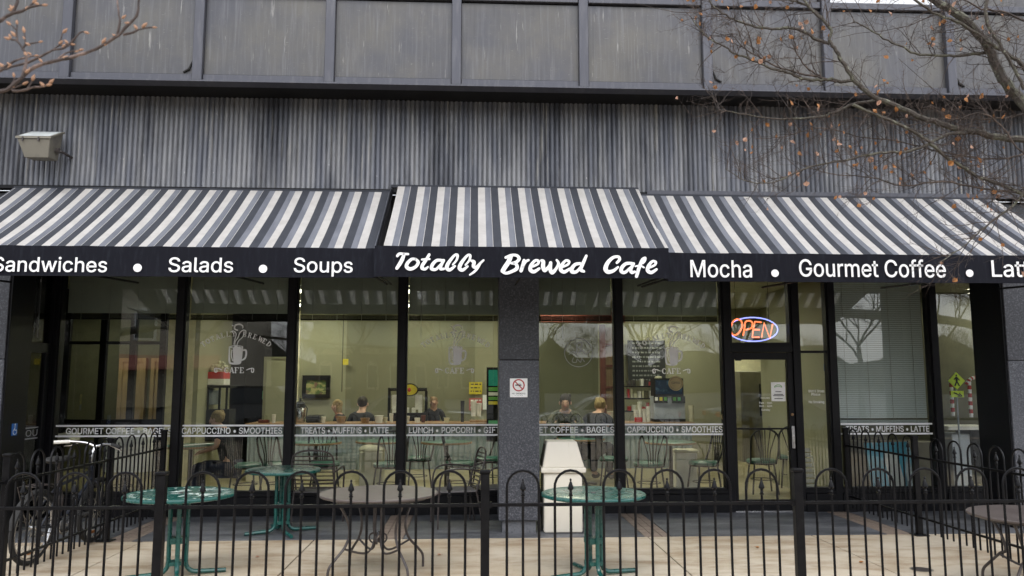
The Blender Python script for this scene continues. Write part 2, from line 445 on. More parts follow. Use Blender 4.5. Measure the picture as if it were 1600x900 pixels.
M['car_silver'] = mat('silver_car_paint', (0.42,0.44,0.47), 0.25, metal=0.5, coat=0.8)
M['car_white'] = mat('white_car_paint', (0.72,0.73,0.75), 0.25, coat=0.8)
M['car_black'] = mat('black_car_paint', (0.015,0.015,0.018), 0.2, coat=0.8)
M['car_blue'] = mat('grey_blue_car_paint', (0.10,0.13,0.17), 0.25, metal=0.4, coat=0.8)
M['car_glass'] = mat('car_glass', (0.02,0.025,0.03), 0.06)
M['tail'] = mat('red_tail_lens', (0.5,0.01,0.01), 0.2)
M['awn_red'] = mat('faded_red_awning', (0.42,0.16,0.13), 0.8)

# ---------------------------------------------------------------- lettering
FONT = None
try:
    FONT = bpy.data.fonts.load(os.path.join(bpy.utils.resource_path('LOCAL'), 'datafiles', 'fonts', 'Inter.woff2'))
except Exception:
    FONT = None

def text_mesh(name, body, material, bold=0.0, depth=0.002, shear=0.0, default_font=False, spacing=1.0):
    cu = bpy.data.curves.new(name, 'FONT')
    cu.body = body
    if FONT is not None and not default_font: cu.font = FONT
    cu.resolution_u = 3
    cu.space_character = spacing
    cu.offset = bold
    cu.shear = shear
    cu.extrude = depth
    o = bpy.data.objects.new(name, cu)
    COL.objects.link(o)
    dg = bpy.context.evaluated_depsgraph_get()
    me = bpy.data.meshes.new_from_object(o.evaluated_get(dg))
    bpy.data.objects.remove(o); bpy.data.curves.remove(cu)
    me.name = name
    me.materials.clear(); me.materials.append(material)
    return me

def put_text(name, body, material, x0, x1, zb, zt, y, parent=None, base_caps=True, mirror=False, depth=0.002, **kw):
    """fit text between x0..x1; capital height from zb (baseline) to zt; lies on the plane y facing -Y"""
    me = text_mesh(name, body, material, depth=depth, **kw)
    xs = [v.co.x for v in me.vertices]
    ca = text_mesh('caps', 'E', material, **{k: v for k, v in kw.items() if k in ('default_font', 'bold')})
    ch = max(v.co.y for v in ca.vertices)
    bpy.data.meshes.remove(ca)
    a, b = min(xs), max(xs)
    sx = (x1-x0)/(b-a); sz = (zt-zb)/ch
    for v in me.vertices:
        X = x0 + (v.co.x-a)*sx
        if mirror: X = x0 + x1 - X
        v.co = Vector((X, y - v.co.z, zb + v.co.y*sz))
    o = link_mesh(name, me, parent, True)
    return o

def strokes_mesh(name, strokes, material, tf, parent=None, thick=0.002, dy=0.0002, n=4):
    """brush strokes: (points, width[s]) in drawing units; tf(x, y) -> (X, Z, scale)"""
    mb = MB(); k = 0
    for pts, wd in strokes:
        P = smooth_path([(p[0], p[1], 0) for p in pts], n) if len(pts) > 2 else [Vector((p[0], p[1], 0)) for p in pts]
        W = wd if isinstance(wd, (list, tuple)) else [wd]*len(pts)
        def wid(i):
            t = i/(len(P)-1)*(len(W)-1); a = int(min(t, len(W)-2)); return W[a] + (W[a+1]-W[a])*(t-a)
        for i in range(len(P)):
            k += 1
            X, Y0, Z, s = tf(P[i].x, P[i].y)
            y = Y0 - (k % 9)*dy
            r = wid(i)*s/2
            m = 10
            ring = [(X + r*math.cos(2*math.pi*j/m), Z + r*math.sin(2*math.pi*j/m)) for j in range(m)]
            mb.prism(ring, 'y', y, Y0 + thick*0.5)
            if i+1 < len(P):
                X2, _, Z2, _ = tf(P[i+1].x, P[i+1].y)
                d = Vector((X2-X, Z2-Z))
                if d.length > 1e-6:
                    nrm = Vector((-d.y, d.x)).normalized()
                    r2 = wid(i+1)*s/2
                    k += 1
                    y = Y0 - (k % 9)*dy
                    mb.prism([(X+nrm.x*r, Z+nrm.y*r), (X-nrm.x*r, Z-nrm.y*r), (X2-nrm.x*r2, Z2-nrm.y*r2), (X2+nrm.x*r2, Z2+nrm.y*r2)], 'y', y, Y0 + thick*0.5)
    return mb.build(name, material, parent)

# ================================================================ GROUND
ground = MB().box(-60, 60, -13.2, 30, -0.30, -0.02)
g = ground.build('pavement', M['asphalt']); tag(g, 'pavement bed under the concrete slabs and dark stone', None, None, 'structure')
slab_x = [-9.0+0.0, -7.03, -5.24, -3.45, -1.67, 0.11, 1.90, 3.70, 5.49, 7.28, 9.07]
slab_y = [-13.0, -11.1, -9.2, -7.3, -5.4, -3.50, -1.615]
for i in range(len(slab_x)-1):
    for j in range(len(slab_y)-1):
        gx = 0.006
        MB().box(slab_x[i]+gx, slab_x[i+1]-gx, slab_y[j]+0.006, slab_y[j+1]-0.006, -0.03, 0.0).build('slab', M['concrete'], g, bevel=0.004)
# dark stone band with brown paver strips between
strips = [-6.65, -3.85, -1.02, 1.87, 4.56, 7.3]
for i in range(len(strips)-1):
    a = strips[i]+0.285; b = strips[i+1]
    MB().box(a+0.004, b-0.004, -1.605, 0.02, -0.03, 0.003).build('stone_panel', M['slate'], g, bevel=0.004)
bm_ = MB().box(0.003, 0.092, 0.003, 0.197, -0.03, 0.0).mesh('paver', M['brick'], bevel=0.004)
random.seed(4)
for sx in strips[1:-1]:
    for r in range(8):
        for c in range(3):
            o = link_mesh('paver', bm_, g)
            o.location = (sx + c*0.095, -1.603 + r*0.2 + (0.0 if c != 1 else 0.0), 0.001 + random.uniform(-0.001, 0.001))
kerb = MB()
kerb.box(-60, 60, -13.5, -13.2, -0.3, 0.0)
tag(kerb.build('kerb', M['concrete'], bevel=0.01), 'concrete kerb between pavement and street', None, None, 'structure')
rd = MB().box(-300, 300, -27, -13.5, -0.3, -0.14).build('road', M['asphalt']); tag(rd, 'asphalt street behind the viewpoint', None, None, 'structure')
ml = MB()
for i in range(-8, 9): ml.box(i*6, i*6+3, -20.3, -20.15, -0.16, -0.134)
ml.build('lane_marking', M['white_paint'], rd)
grd = MB().box(-400, 400, -400, -27, -0.3, -0.02).build('ground', M['asphalt']); tag(grd, 'ground beyond the street', None, None, 'structure')

# ================================================================ BUILDING
bd = empty('cafe_building', (0, 2, 0), 'dark metal and granite building with striped awnings and a glazed cafe front', 'building')
# --- spandrel band: panels between vertical mullions
mull = [-7.85, -6.46, -5.06, -4.354, 0]
SP_Y = -2.0
spx = [-7.2, -5.78, -4.37, -2.98, -1.575, -0.20, 1.204, 2.59, 3.96, 5.38, 6.78, 8.18]
ZB, ZH = 4.865, 5.86
for i in range(len(spx)-1):
    a, b = spx[i]+0.055, spx[i+1]-0.055
    pan = MB()
    # slightly dished panel so that it catches the sky unevenly
    n = 8; vs = []; fs = []
    bow = random.uniform(-0.006, 0.008)
    z0, z1 = ZB+0.10, ZH-0.02
    for iz in range(n+1):
        for ix in range(n+1):
            u, v = ix/n, iz/n
            dd = bow*math.sin(math.pi*u)*math.sin(math.pi*v) + 0.0015*math.sin(5*u+i)*math.sin(4*v)
            vs.append((a+(b-a)*u, SP_Y+0.03-dd, z0+(z1-z0)*v))
    for iz in range(n):
        for ix in range(n):
            q = iz*(n+1)+ix
            fs.append((q, q+1, q+n+2, q+n+1))
    pan.add(vs, fs)
    pan.box(a, b, SP_Y+0.045, SP_Y+0.09, z0, z1)
    pan.build('spandrel_panel', M['spandrel'], bd, smooth=True)
    # lower lip and upper transom between mullions
    MB().box(a, b, SP_Y+0.0, SP_Y+0.05, ZB+0.015, ZB+0.088).build('panel_lip', M['spandrel_frame'], bd, bevel=0.004)
    MB().box(a, b, SP_Y-0.01, SP_Y+0.07, ZH-0.002, ZH+0.075).build('transom', M['spandrel_frame'], bd, bevel=0.006)
    # corner rust notch
    if i in (2, 7, 9):
        cx = b-0.005 if i == 2 else a+0.005
        s = -1 if i == 2 else 1
        MB().tube([(cx+s*0.10, SP_Y+0.018, ZB+0.115), (cx+s*0.04, SP_Y+0.018, ZB+0.15), (cx, SP_Y+0.018, ZB+0.26)], [0.010, 0.013, 0.004], 5).build('torn_gasket', M['rubber'], bd)
    # window above
    MB().box(a+0.02, b-0.02, SP_Y+0.03, SP_Y+0.045, ZH+0.078, 7.4).build('upper_pane', M['glass_dark'] if i in (6, 8) else M['spandrel'], bd)
for x in spx:
    MB().box(x-0.052, x+0.052, SP_Y-0.035, SP_Y+0.11, ZB+0.012, 7.4).build('mullion', M['spandrel_frame'], bd, bevel=0.006)
MB().box(-8, 9, SP_Y-0.045, SP_Y+0.12, ZB-0.006, ZB+0.012).build('drip_edge', M['spandrel_frame'], bd)
MB().box(-8, 9, SP_Y+0.02, -1.45, ZB+0.014, ZB+0.07).build('soffit', M['dark_int'], bd)
MB().box(-8, 9, SP_Y+0.13, 6, 7.4, 7.6).build('roof', M['dark_int'], bd)
MB().box(-8, 9, -1.42, -1.36, 4.9, 7.4).build('upper_wall', M['dark_int'], bd)
# --- corrugated siding
cor = MB()
x = -8.0; vs = []; top = 4.88; bot = 3.83
pitch = 0.0555
prof = [(0.0, -0.006), (0.10, 0.008), (0.30, 0.015), (0.52, 0.015), (0.72, 0.008), (0.82, -0.006), (0.91, -0.010)]
cols = []
random.seed(2)
while x < 9.0:
    j = random.uniform(-0.0015, 0.0015) - (0.007 if int((x+8)/1.86) % 2 else 0.0)
    for u, d in prof: cols.append((x + u*pitch, -1.485 - d + j))
    x += pitch
for cx, cy in cols: vs += [(cx, cy, bot), (cx, cy, top)]
fs = [(2*i, 2*i+2, 2*i+3, 2*i+1) for i in range(len(cols)-1)]
cor.add(vs, fs)
cor.build('corrugated_siding', M['corr'], bd, smooth=True)
MB().box(-8, 9, -1.47, -1.40, 3.80, 4.9).build('siding_backing', M['dark_int'], bd)
MB().box(-8, 9, -1.51, -1.39, 3.795, 3.832).build('base_trim', M['black'], bd)
# flashing above side awnings, seam plates
MB().box(1.99, 9, -1.53, -1.50, 3.80, 3.85).build('flashing', M['spandrel_frame'], bd)
# --- structure over the glass (dark fascia + header behind awnings)
MB().box(-8, 9, -1.35, -1.30, 3.0, 3.8).build('fascia_panel', M['dark_int'], bd)
MB().box(-8, 9, -1.30, 0.05, 3.22, 3.28).build('soffit', M['dark_int'], bd)
MB().box(-8, 9, -0.06, 0.10, 3.12, 3.22).build('header', M['black'], bd)
# --- granite columns
def column(x0, x1, y0, y1):
    c = MB().box(x0+0.04, x1-0.04, y0+0.05, y1-0.03, 0.0, 3.78).build('column', M['slate'], bd)
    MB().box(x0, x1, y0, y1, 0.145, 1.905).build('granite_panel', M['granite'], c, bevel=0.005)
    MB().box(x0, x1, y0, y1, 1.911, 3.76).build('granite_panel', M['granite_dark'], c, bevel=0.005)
column(0.294, 0.747, -1.40, -0.93)
column(-5.57, -5.118, -1.40, -0.92)
column(6.215, 6.67, -1.40, -0.80)
MB().box(6.195, 6.213, -1.375, -0.80, 0.0, 3.7).build('side_shade_sheet', M['black'], bd)  # black sheets added inside both outer columns, deep shade put into their colour
MB().box(-5.116, -5.098, -1.375, -0.92, 0.0, 3.7).build('side_shade_sheet', M['black'], bd)
for x0, x1 in ((-8, -5.60),):
    MB().box(x0, x1, -1.38, -1.32, 0.0, 3.76).build('granite_panel', M['granite'], bd)
# --- storefront frames
def frame_box(mb, x0, x1, z0, z1, w_=0.045, y0=-0.05, y1=0.07):
    mb.box(x0, x0+w_, y0, y1, z0, z1); mb.box(x1-w_, x1, y0, y1, z0, z1)
    mb.box(x0+w_, x1-w_, y0+0.003, y1-0.003, z0, z0+w_); mb.box(x0+w_, x1-w_, y0+0.003, y1-0.003, z1-w_, z1)
mulx = [-5.29, -3.73, -2.325, -0.912, 0.49, 1.903, 3.335, 4.262, 4.75, 6.145, 6.98]
for k, x in enumerate(mulx):
    MB().box(x-0.045, x+0.045, -0.075, 0.10, 0.0, 3.12).build('mullion', M['black'], bd, bevel=0.003)
for i in range(len(mulx)-1):
    a, b = mulx[i]+0.046, mulx[i+1]-0.046
    if i == 6:      # the bay of the glass door
        MB().box(a, b, -0.06, 0.08, 2.055, 2.15).build('door_header', M['black'], bd)
        fr = MB(); frame_box(fr, a, b, 2.15, 3.12, 0.03)
        fo = fr.build('window', M['black'], bd, bevel=0.002)
        MB().box(a+0.03, b-0.03, 0.004, 0.010, 2.18, 3.09).build('pane', M['glass'], fo)
        continue
    MB().box(a, b, -0.09, 0.10, 0.0, 0.235).build('sill', M['black'], bd, bevel=0.004)
    MB().box(a, b, -0.075, 0.10, 0.238, 0.285).build('sill_rail', M['black'], bd, bevel=0.003)
    fr = MB(); frame_box(fr, a, b, 0.285, 3.12, 0.018)
    fo = fr.build('window', M['black'], bd)
    if i == 7:
        MB().box(a+0.018, b-0.018, -0.03, 0.05, 2.045, 2.075).build('transom', M['black'], fo)
        MB().box(a+0.018, b-0.018, 0.004, 0.010, 0.303, 2.045).build('pane', M['glass'], fo)
        MB().box(a+0.018, b-0.018, 0.004, 0.010, 2.075, 3.10).build('pane', M['glass'], fo)
    else:
        MB().box(a+0.018, b-0.018, 0.004, 0.010, 0.303, 3.10).build('pane', M['glass'], fo)
    # vinyl band
    texts = {0: ('GOURMET COFFEE • BAGELS', -5.096, -3.796), 1: ('CAPPUCCINO • SMOOTHIES', -3.669, -2.416),
             2: ('TREATS • MUFFINS • LATTE', -2.182, -1.073), 3: ('LUNCH • POPCORN • GIFTS', -0.813, 0.410),
             4: ('GOURMET COFFEE • BAGELS', 0.500, 1.863), 5: ('CAPPUCCINO • SMOOTHIES', 2.006, 3.261),
             8: ('TREATS • MUFFINS • LATTE', 4.909, 6.033)}
    if i in texts:
        s, x0, x1 = texts[i]
        x1 = min(x1, b-0.02)
        put_text('lettering', s, M['decal'], x0, x1, 1.012, 1.088, -0.001, fo, bold=0.012, depth=0.0)
        bandm = MB(); bandm.box(a+0.02, b-0.02, -0.001, 0.0005, 1.103, 1.125); bandm.box(a+0.02, b-0.02, -0.001, 0.0005, 0.975, 0.997)
        bandm.build('vinyl_stripe', M['decal'], fo)

# glass door
dr = empty('door', (3.79, 0, 0), None, None)
dr.parent = bd; dr.location = (3.79, -2, 0)
COLD = MB()
bpy.data.objects.remove(dr)
a, b = 3.335+0.046, 4.262-0.046
fr = MB()
fr.box(a, a+0.055, -0.045, 0.035, 0.02, 2.05); fr.box(b-0.075, b, -0.045, 0.035, 0.02, 2.05)
fr.box(a+0.055, b-0.075, -0.042, 0.032, 1.955, 2.05); fr.box(a+0.055, b-0.075, -0.042, 0.032, 0.02, 0.15)
fr.box(a+0.055, b-0.075, -0.005, 0.03, 1.045, 1.065)
door = fr.build('door', M['black'], bd, bevel=0.003)
MB().box(a+0.055, b-0.075, 0.004, 0.010, 0.15, 1.955).build('pane', M['glass'], door)
MB().box(b-0.060, b-0.018, -0.075, -0.046, 0.80, 1.10).build('handle', M['chrome'], door, bevel=0.008)
MB().lathe([(0.018,0),(0.020,-0.01),(0.012,-0.02)], (b-0.038, -0.045, 1.24), 12, 'y').build('lock', M['wood'], door)
MB().box(a, b, -0.07, 0.10, 0.0, 0.018).build('threshold', M['chrome'], bd)
MB().box(a+0.06, a+0.14, -0.055, -0.046, 1.94, 1.97).build('door_closer', M['black'], door)

# return wall at far left: glazed side door seen at an angle
ret = MB()
RX = -5.335
for (y0, y1) in ((-0.95, -0.90), (-0.10, -0.06)): ret.box(RX-0.04, RX+0.04, y0, y1, 0, 3.12)
ret.box(RX-0.04, RX+0.04, -0.90, -0.10, 0.0, 0.10); ret.box(RX-0.04, RX+0.04, -0.90, -0.10, 2.02, 2.14)
ret.box(RX-0.035, RX+0.035, -0.90, -0.82, 0.10, 2.02); ret.box(RX-0.035, RX+0.035, -0.20, -0.10, 0.10, 2.02)
ret.box(RX-0.04, RX+0.04, -0.90, -0.10, 3.04, 3.12)
ro = ret.build('side_door', M['black'], bd, bevel=0.003)
MB().box(RX-0.004, RX+0.004, -0.82, -0.20, 0.10, 2.02).build('pane', M['glass'], ro)
MB().box(RX-0.004, RX+0.004, -0.90, -0.10, 2.14, 3.04).build('pane', M['glass'], ro)
# reflection of the window's vinyl letters and stripes, drawn onto the side glass
t_ = put_text('lettering', 'GOU', M['decal_faint'], -0.62, -0.22, 1.012, 1.088, 0, ro, bold=0.006, depth=0.0, mirror=False)
for v in t_.data.vertices: v.co = Vector((RX+0.006, v.co.x, v.co.z))
vs2 = MB(); vs2.box(RX+0.005, RX+0.0065, -0.80, -0.21, 1.104, 1.120); vs2.box(RX+0.005, RX+0.0065, -0.80, -0.21, 0.976, 0.992)
vs2.build('vinyl_stripe', M['decal_faint'], ro)
# framed pale panel in the transom glass
MB().box(RX-0.05, RX-0.03, -0.80, -0.45, 2.35, 3.0).build('pale_panel', M['ceiling'], ro)
MB().tube([(RX+0.02, -0.40, 2.95), (RX+0.02, -0.40, 2.20)], 0.008, 6).build('arm', M['chrome'], ro)
MB().tube([(RX+0.02, -0.42, 2.45), (RX+0.02, -0.52, 2.18)], 0.006, 6).build('arm', M['chrome'], ro)

# ---- interior shell
FZ = 0.05
MB().box(-8, 10, 0.10, 9.0, FZ-0.05, FZ).build('floor', M['wood_floor'], bd)
MB().box(-8, 10, 0.10, 9.0, 3.12, 3.18).build('ceiling', M['ceiling'], bd)
def wallseg(x0, x1, z0, m_, z1=3.12): MB().box(x0, x1, 5.2, 5.3, z0, z1).build('back_wall', m_, bd)
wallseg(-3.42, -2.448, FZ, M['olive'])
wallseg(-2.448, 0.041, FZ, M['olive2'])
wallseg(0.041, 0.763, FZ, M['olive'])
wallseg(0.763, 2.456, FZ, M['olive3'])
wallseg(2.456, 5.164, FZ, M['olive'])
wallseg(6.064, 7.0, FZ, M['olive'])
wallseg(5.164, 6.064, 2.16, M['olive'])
MB().box(-3.377, -3.329, 5.1, 5.2, FZ, 3.1).build('pipe', M['cream_wall'], bd)
pd = MB(); X0_, X1_ = -4.002, -3.422
pd.box(X0_, X0_+0.05, 5.15, 5.2, FZ, 2.15); pd.box(X1_-0.05, X1_, 5.15, 5.2, FZ, 2.15); pd.box(X0_+0.05, X1_-0.05, 5.152, 5.2, 2.10, 2.15)
pdo = pd.build('wall_door', M['olive2'], bd)
MB().box(X0_+0.05, X1_-0.05, 5.17, 5.195, FZ, 2.10).build('door_leaf', M['olive'], pdo)
# lobby side (left): partition, back wall and wooden doors
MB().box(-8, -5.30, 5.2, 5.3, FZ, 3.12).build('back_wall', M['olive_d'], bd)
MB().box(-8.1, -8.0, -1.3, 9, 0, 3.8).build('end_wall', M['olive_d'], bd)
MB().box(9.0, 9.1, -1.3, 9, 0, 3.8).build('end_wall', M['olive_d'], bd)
MB().box(-8, 10, 8.9, 9.0, 0, 3.2).build('rear_wall', M['cream_wall'], bd)
MB().box(-5.30, -4.72, 3.4, 3.5, FZ, 3.12).build('partition', M['cream_wall'], bd)
MB().box(-4.72, -4.64, 3.4, 5.2, FZ, 3.12).build('partition', M['olive'], bd)
# pier behind the fifth window, storage side wall at right
MB().box(5.697, 5.697+0.1, 2.6, 5.2, FZ, 3.12).build('partition', M['olive'], bd)
MB().box(5.9, 9, 2.2, 2.3, FZ, 3.12).build('partition', M['olive_d'], bd)
MB().box(4.841, 4.841+0.06, 0.12, 2.5, FZ, 3.12).build('partition', M['olive'], bd)
# alcove (dark doorway) in back wall, left part
MB().box(-4.64, -3.42, 6.2, 6.25, FZ, 3.12).build('alcove_wall', M['dark_int'], bd)
MB().box(-3.42, -3.38, 5.3, 6.2, FZ, 3.12).build('alcove_wall', M['dark_int'], bd)
MB().box(-4.68, -4.64, 5.2, 6.2, FZ, 3.12).build('alcove_wall', M['dark_int'], bd)
# lobby glazed screen with dark frame
lob = MB()
for px in (-6.349, -5.785, -5.327, -4.866):
    lob.box(px-0.05, px+0.05, 2.38, 2.46, FZ, 3.12)
lob.box(-7, -4.866, 2.385, 2.455, 0.98, 1.09); lob.box(-7, -4.866, 2.385, 2.455, 2.25, 2.30)
lb = lob.build('lobby_screen', M['black'], bd)
MB().box(-7, -4.866, 2.415, 2.42, FZ, 3.1).build('pane', M['glass'], lb)
# doors in lobby wall
for (p0, p1) in ((-6.696, -6.197), (-6.102, -5.601)):
    dm = MB(); dm.box(p0, p0+0.07, 5.10, 5.20, FZ, 2.12); dm.box(p1-0.07, p1, 5.10, 5.20, FZ, 2.12); dm.box(p0+0.07, p1-0.07, 5.103, 5.20, 2.05, 2.12)
    d_ = dm.build('wooden_door', M['door_wood'], bd)
    MB().box(p0+0.07, p1-0.07, 5.13, 5.19, FZ, 2.05).build('door_leaf', M['door_wood'], d_)
MB().box(-5.662, -5.475, 4.8, 4.9, FZ, 2.0).build('red_curtain', M['red_wood'], bd)
# dark red shelving / pier seen in the fifth window
rp = MB()
xa, xb = 2.398, 2.811
rp.box(xa, xa+0.10, 4.55, 4.65, FZ, 2.75); rp.box(xb-0.10, xb, 4.55, 4.65, FZ, 2.75)
for z in (0.4, 1.0, 1.55, 1.95, 2.35): rp.box(xa+0.1, xb-0.1, 4.56, 4.65, z, z+0.04)
sh = rp.build('wooden_screen', M['red_wood'], bd)
MB().box(xa+0.1, xb-0.1, 4.66, 4.68, FZ, 2.7).build('screen_panel', M['door_wood'], sh)
MB().box(1.272, 2.851, 4.4, 4.6, 2.78, 2.98).build('wooden_beam', M['red_wood'], bd)

# unseen glowing panels added under the ceiling to light the interior
lt = None
for i, (x, y) in enumerate([(5.6,5.95),(5.9,7.9),(8.4,1.5),(-3.2,2.0),(-0.9,2.0),(1.4,2.0),(2.75,1.6),(-3.0,4.3),(-0.9,4.3),(1.4,4.3),(3.7,4.3),(5.0,7.0),(-6.4,4.0)]):
    if lt is None:
        lt = empty('added_light_panel', (x, y, 3.08), 'flat glowing panel added out of sight at the cafe ceiling to light the room', 'added light panel', 'unseen light panels added inside the cafe')
        fm = MB(); frame = [( -0.61, -0.31, 0.61, 0.31)]
        fm.box(-0.61,0.61,-0.31,-0.28,-0.02,0.03); fm.box(-0.61,0.61,0.28,0.31,-0.02,0.03); fm.box(-0.61,-0.58,-0.28,0.28,-0.02,0.03); fm.box(0.58,0.61,-0.28,0.28,-0.02,0.03)
        fm.build('frame', M['white_paint'], lt, world=False)
        MB().box(-0.578,0.578,-0.278,0.278,-0.005,0.02).build('glow_sheet', M['fill_panel'], lt, world=False)
    else:
        c = copy_tree(lt); c.location = (x, y, 3.08)

# ================================================================ AWNINGS
def stripes(x0, x1, order, phase=0.0, per=0.2255):
    """list of (xa, xb, material index) across x0..x1"""
    fr = {'w': 0.345, 'g': 0.275, 't': 0.02, 'd': 0.36}
    out = []; x = x0 - per + phase
    while x < x1:
        for ch in order:
            w_ = fr[ch]*per
            a_, b_ = max(x, x0), min(x+w_, x1)
            if b_ > a_ + 1e-5: out.append((a_, b_, {'w': 0, 'g': 1, 't': 0, 'd': 2}[ch]))
            x += w_
    return out

def awning(name, x0, x1, yt, zt, yf, zf, zv, segs, label, lip=0.0):
    aw = empty(name, ((x0+x1)/2, -1.45, zf), label, 'awning', 'striped fabric awnings over the cafe front')
    cn = MB()
    n = 6
    for (a_, b_, mi) in segs:
        cn.cur = mi
        vs = []; fs = []
        m = max(1, int((b_-a_)/0.04))
        for i in range(n+1):
            t = i/n
            for j in range(m+1):
                X = a_ + (b_-a_)*j/m
                sag = 0.030*math.sin(math.pi*t)*(0.35+0.65*abs(math.sin(math.pi*(X-x0)/1.3))) + 0.004*math.sin(X*9)*t + 0.005*math.sin(X*23+5*t)*math.sin(math.pi*t)
                vs.append((X, yt+(yf-yt)*t, zt+(zf-zt)*t - sag))
        for i in range(n):
            for j in range(m):
                q = i*(m+1)+j
                fs.append((q, q+1, q+m+2, q+m+1))
        cn.add(vs, fs)
    cn.build('canopy', [M['w'], M['g'], M['d']], aw, smooth=True)
    # valance: hanging band with slight ripple
    vl = MB(); vs = []; fs = []; k = int((x1-x0)/0.05)
    for j in range(k+1):
        X = x0+(x1-x0)*j/k
        rp_ = 0.003*math.sin(X*7.0) + 0.0025*math.sin(X*17.0+1)
        vs += [(X, yf-0.005, zf), (X, yf-0.012+rp_, zv)]
    vs += [(v[0], v[1]+0.012, v[2]) for v in vs]
    off = 2*(k+1)
    for j in range(k):
        fs.append((2*j, 2*j+2, 2*j+3, 2*j+1)); fs.append((off+2*j, off+2*j+1, off+2*j+3, off+2*j+2))
        fs.append((2*j+1, 2*j+3, off+2*j+3, off+2*j+1)); fs.append((2*j, off+2*j, off+2*j+2, 2*j+2))
    fs.append((0, 1, off+1, off)); fs.append((2*k, off+2*k, off+2*k+1, 2*k+1))
    vl.add(vs, fs)
    va = vl.build('valance', M['valance'], aw, smooth=True)
    # closed gable ends and frame bars
    for xe in (x0+0.004, x1-0.004):
        e = MB(); e.prism([(yt, zt-0.01), (yf+0.01, zf-0.012), (yf+0.01, zv+0.01), (yf+0.05, zv+0.01), (yt, zt-0.75)], 'x', xe-0.003, xe+0.003)
        e.build('end_panel', M['d'], aw)
    nb = max(2, int((x1-x0)/1.3))
    for i in range(nb+1):
        X = x0+0.02+(x1-x0-0.04)*i/nb
        MB().tube([(X, yt+0.03, zt-0.05), (X, yf+0.03, zf-0.04), (X, yf+0.03, zv+0.03), (X, yt+0.03, zv+0.10)], 0.012, 6).build('frame_bar', M['black'], aw)
    MB().box(x0, x1, yt-0.012, yt+0.02, zt-0.02, zt+0.012).build('head_bar', M['d'], aw)
    return aw, va

YF = -2.78
segL = [(a_, b_, m_) for a_, b_, m_ in stripes(-5.08, -2.30, 'wgtd', 0.10)] + [(a_, b_, m_) for a_, b_, m_ in stripes(-2.30, -0.94, 'gwd', 0.02)]
awL, vaL = awning('awning', -5.08, -0.947, -1.52, 3.80, YF, 2.935, 2.648, segL, 'left striped awning whose navy valance reads Sandwiches, Salads, Soups')
segC = stripes(-0.94, 1.885, 'wgtd', 0.31)
awC, vaC = awning('awning', -0.94, 1.885, -1.53, 3.865, YF-0.09, 2.945, 2.648, segC, 'middle striped awning, set slightly higher, reading Totally Brewed Cafe')
segR = stripes(1.892, 6.10, 'gtwd', 0.02)
awR, vaR = awning('awning', 1.892, 6.10, -1.54, 3.79, YF, 2.915, 2.635, segR, 'right striped awning whose navy valance reads Mocha, Gourmet Coffee, Latte')

VY = YF-0.022
def vt(body, xa, xb, pz0, pz1, va):
    return put_text('lettering', body, M['letter'], xa, xb, pz0, pz1, VY, va, bold=0.006, depth=0.001)
def dot(X, Z, r, va):
    MB().prism([(X+r*math.cos(2*math.pi*j/20), Z+r*math.sin(2*math.pi*j/20)) for j in range(20)], 'y', VY-0.001, VY+0.006).build('dot', M['letter'], va)
vt('Sandwiches', -4.490, -3.445, 2.686, 2.823, vaL)
dot(-3.164, 2.728, 0.039, vaL)
vt('Salads', -2.878, -2.277, 2.692, 2.830, vaL)
dot(-1.997, 2.727, 0.039, vaL)
vt('Soups', -1.708, -1.152, 2.697, 2.836, vaL)
vt('Mocha', 2.114, 2.723, 2.676, 2.843, vaR)
dot(2.953, 2.718, 0.037, vaR)
vt('Gourmet Coffee', 3.195, 4.675, 2.689, 2.858, vaR)
dot(4.919, 2.731, 0.037, vaR)
vt('Latte', 5.146, 5.659, 2.699, 2.863, vaR)

E_ = [(295,225),(350,200),(362,172),(330,165),(292,210),(285,250),(318,268),(368,238)]
A_ = [(630,190),(570,190),(525,235),(515,280),(560,288),(600,250),(645,200)]
L_ = [(745,235),(785,185),(795,135),(770,128),(730,170),(690,230),(680,272),(712,292),(768,250)]
S6 = [([(143,145),(165,122),(210,122),(260,124)],[30,30,26,24]), ([(215,130),(195,185),(165,240),(140,278)],[34,42,40,34]),
      ([(345,180),(300,178),(255,220),(245,262),(285,285),(340,262),(370,215),(345,180)],[26,30,36,40,38,34,34,28]),
      ([(487,128),(455,185),(418,240),(412,275),(445,285),(475,262)],[30,34,38,36,30,20]), ([(410,182),(450,178),(492,176)],22),
      (A_,[30,32,38,38,30,26,24]), ([(645,190),(615,250),(615,282),(652,280)],[32,34,34,24]),
      (L_,[20,24,30,26,32,40,42,36,22]), ([(x+138,y+2) for x,y in L_],[20,24,30,26,32,40,42,36,22]),
      ([(948,192),(975,205),(970,250),(1000,262),(1040,220),(1078,185)],[28,38,40,34,26,22]), ([(1040,225),(1010,275),(975,312),(930,345)],[26,28,26,18])]
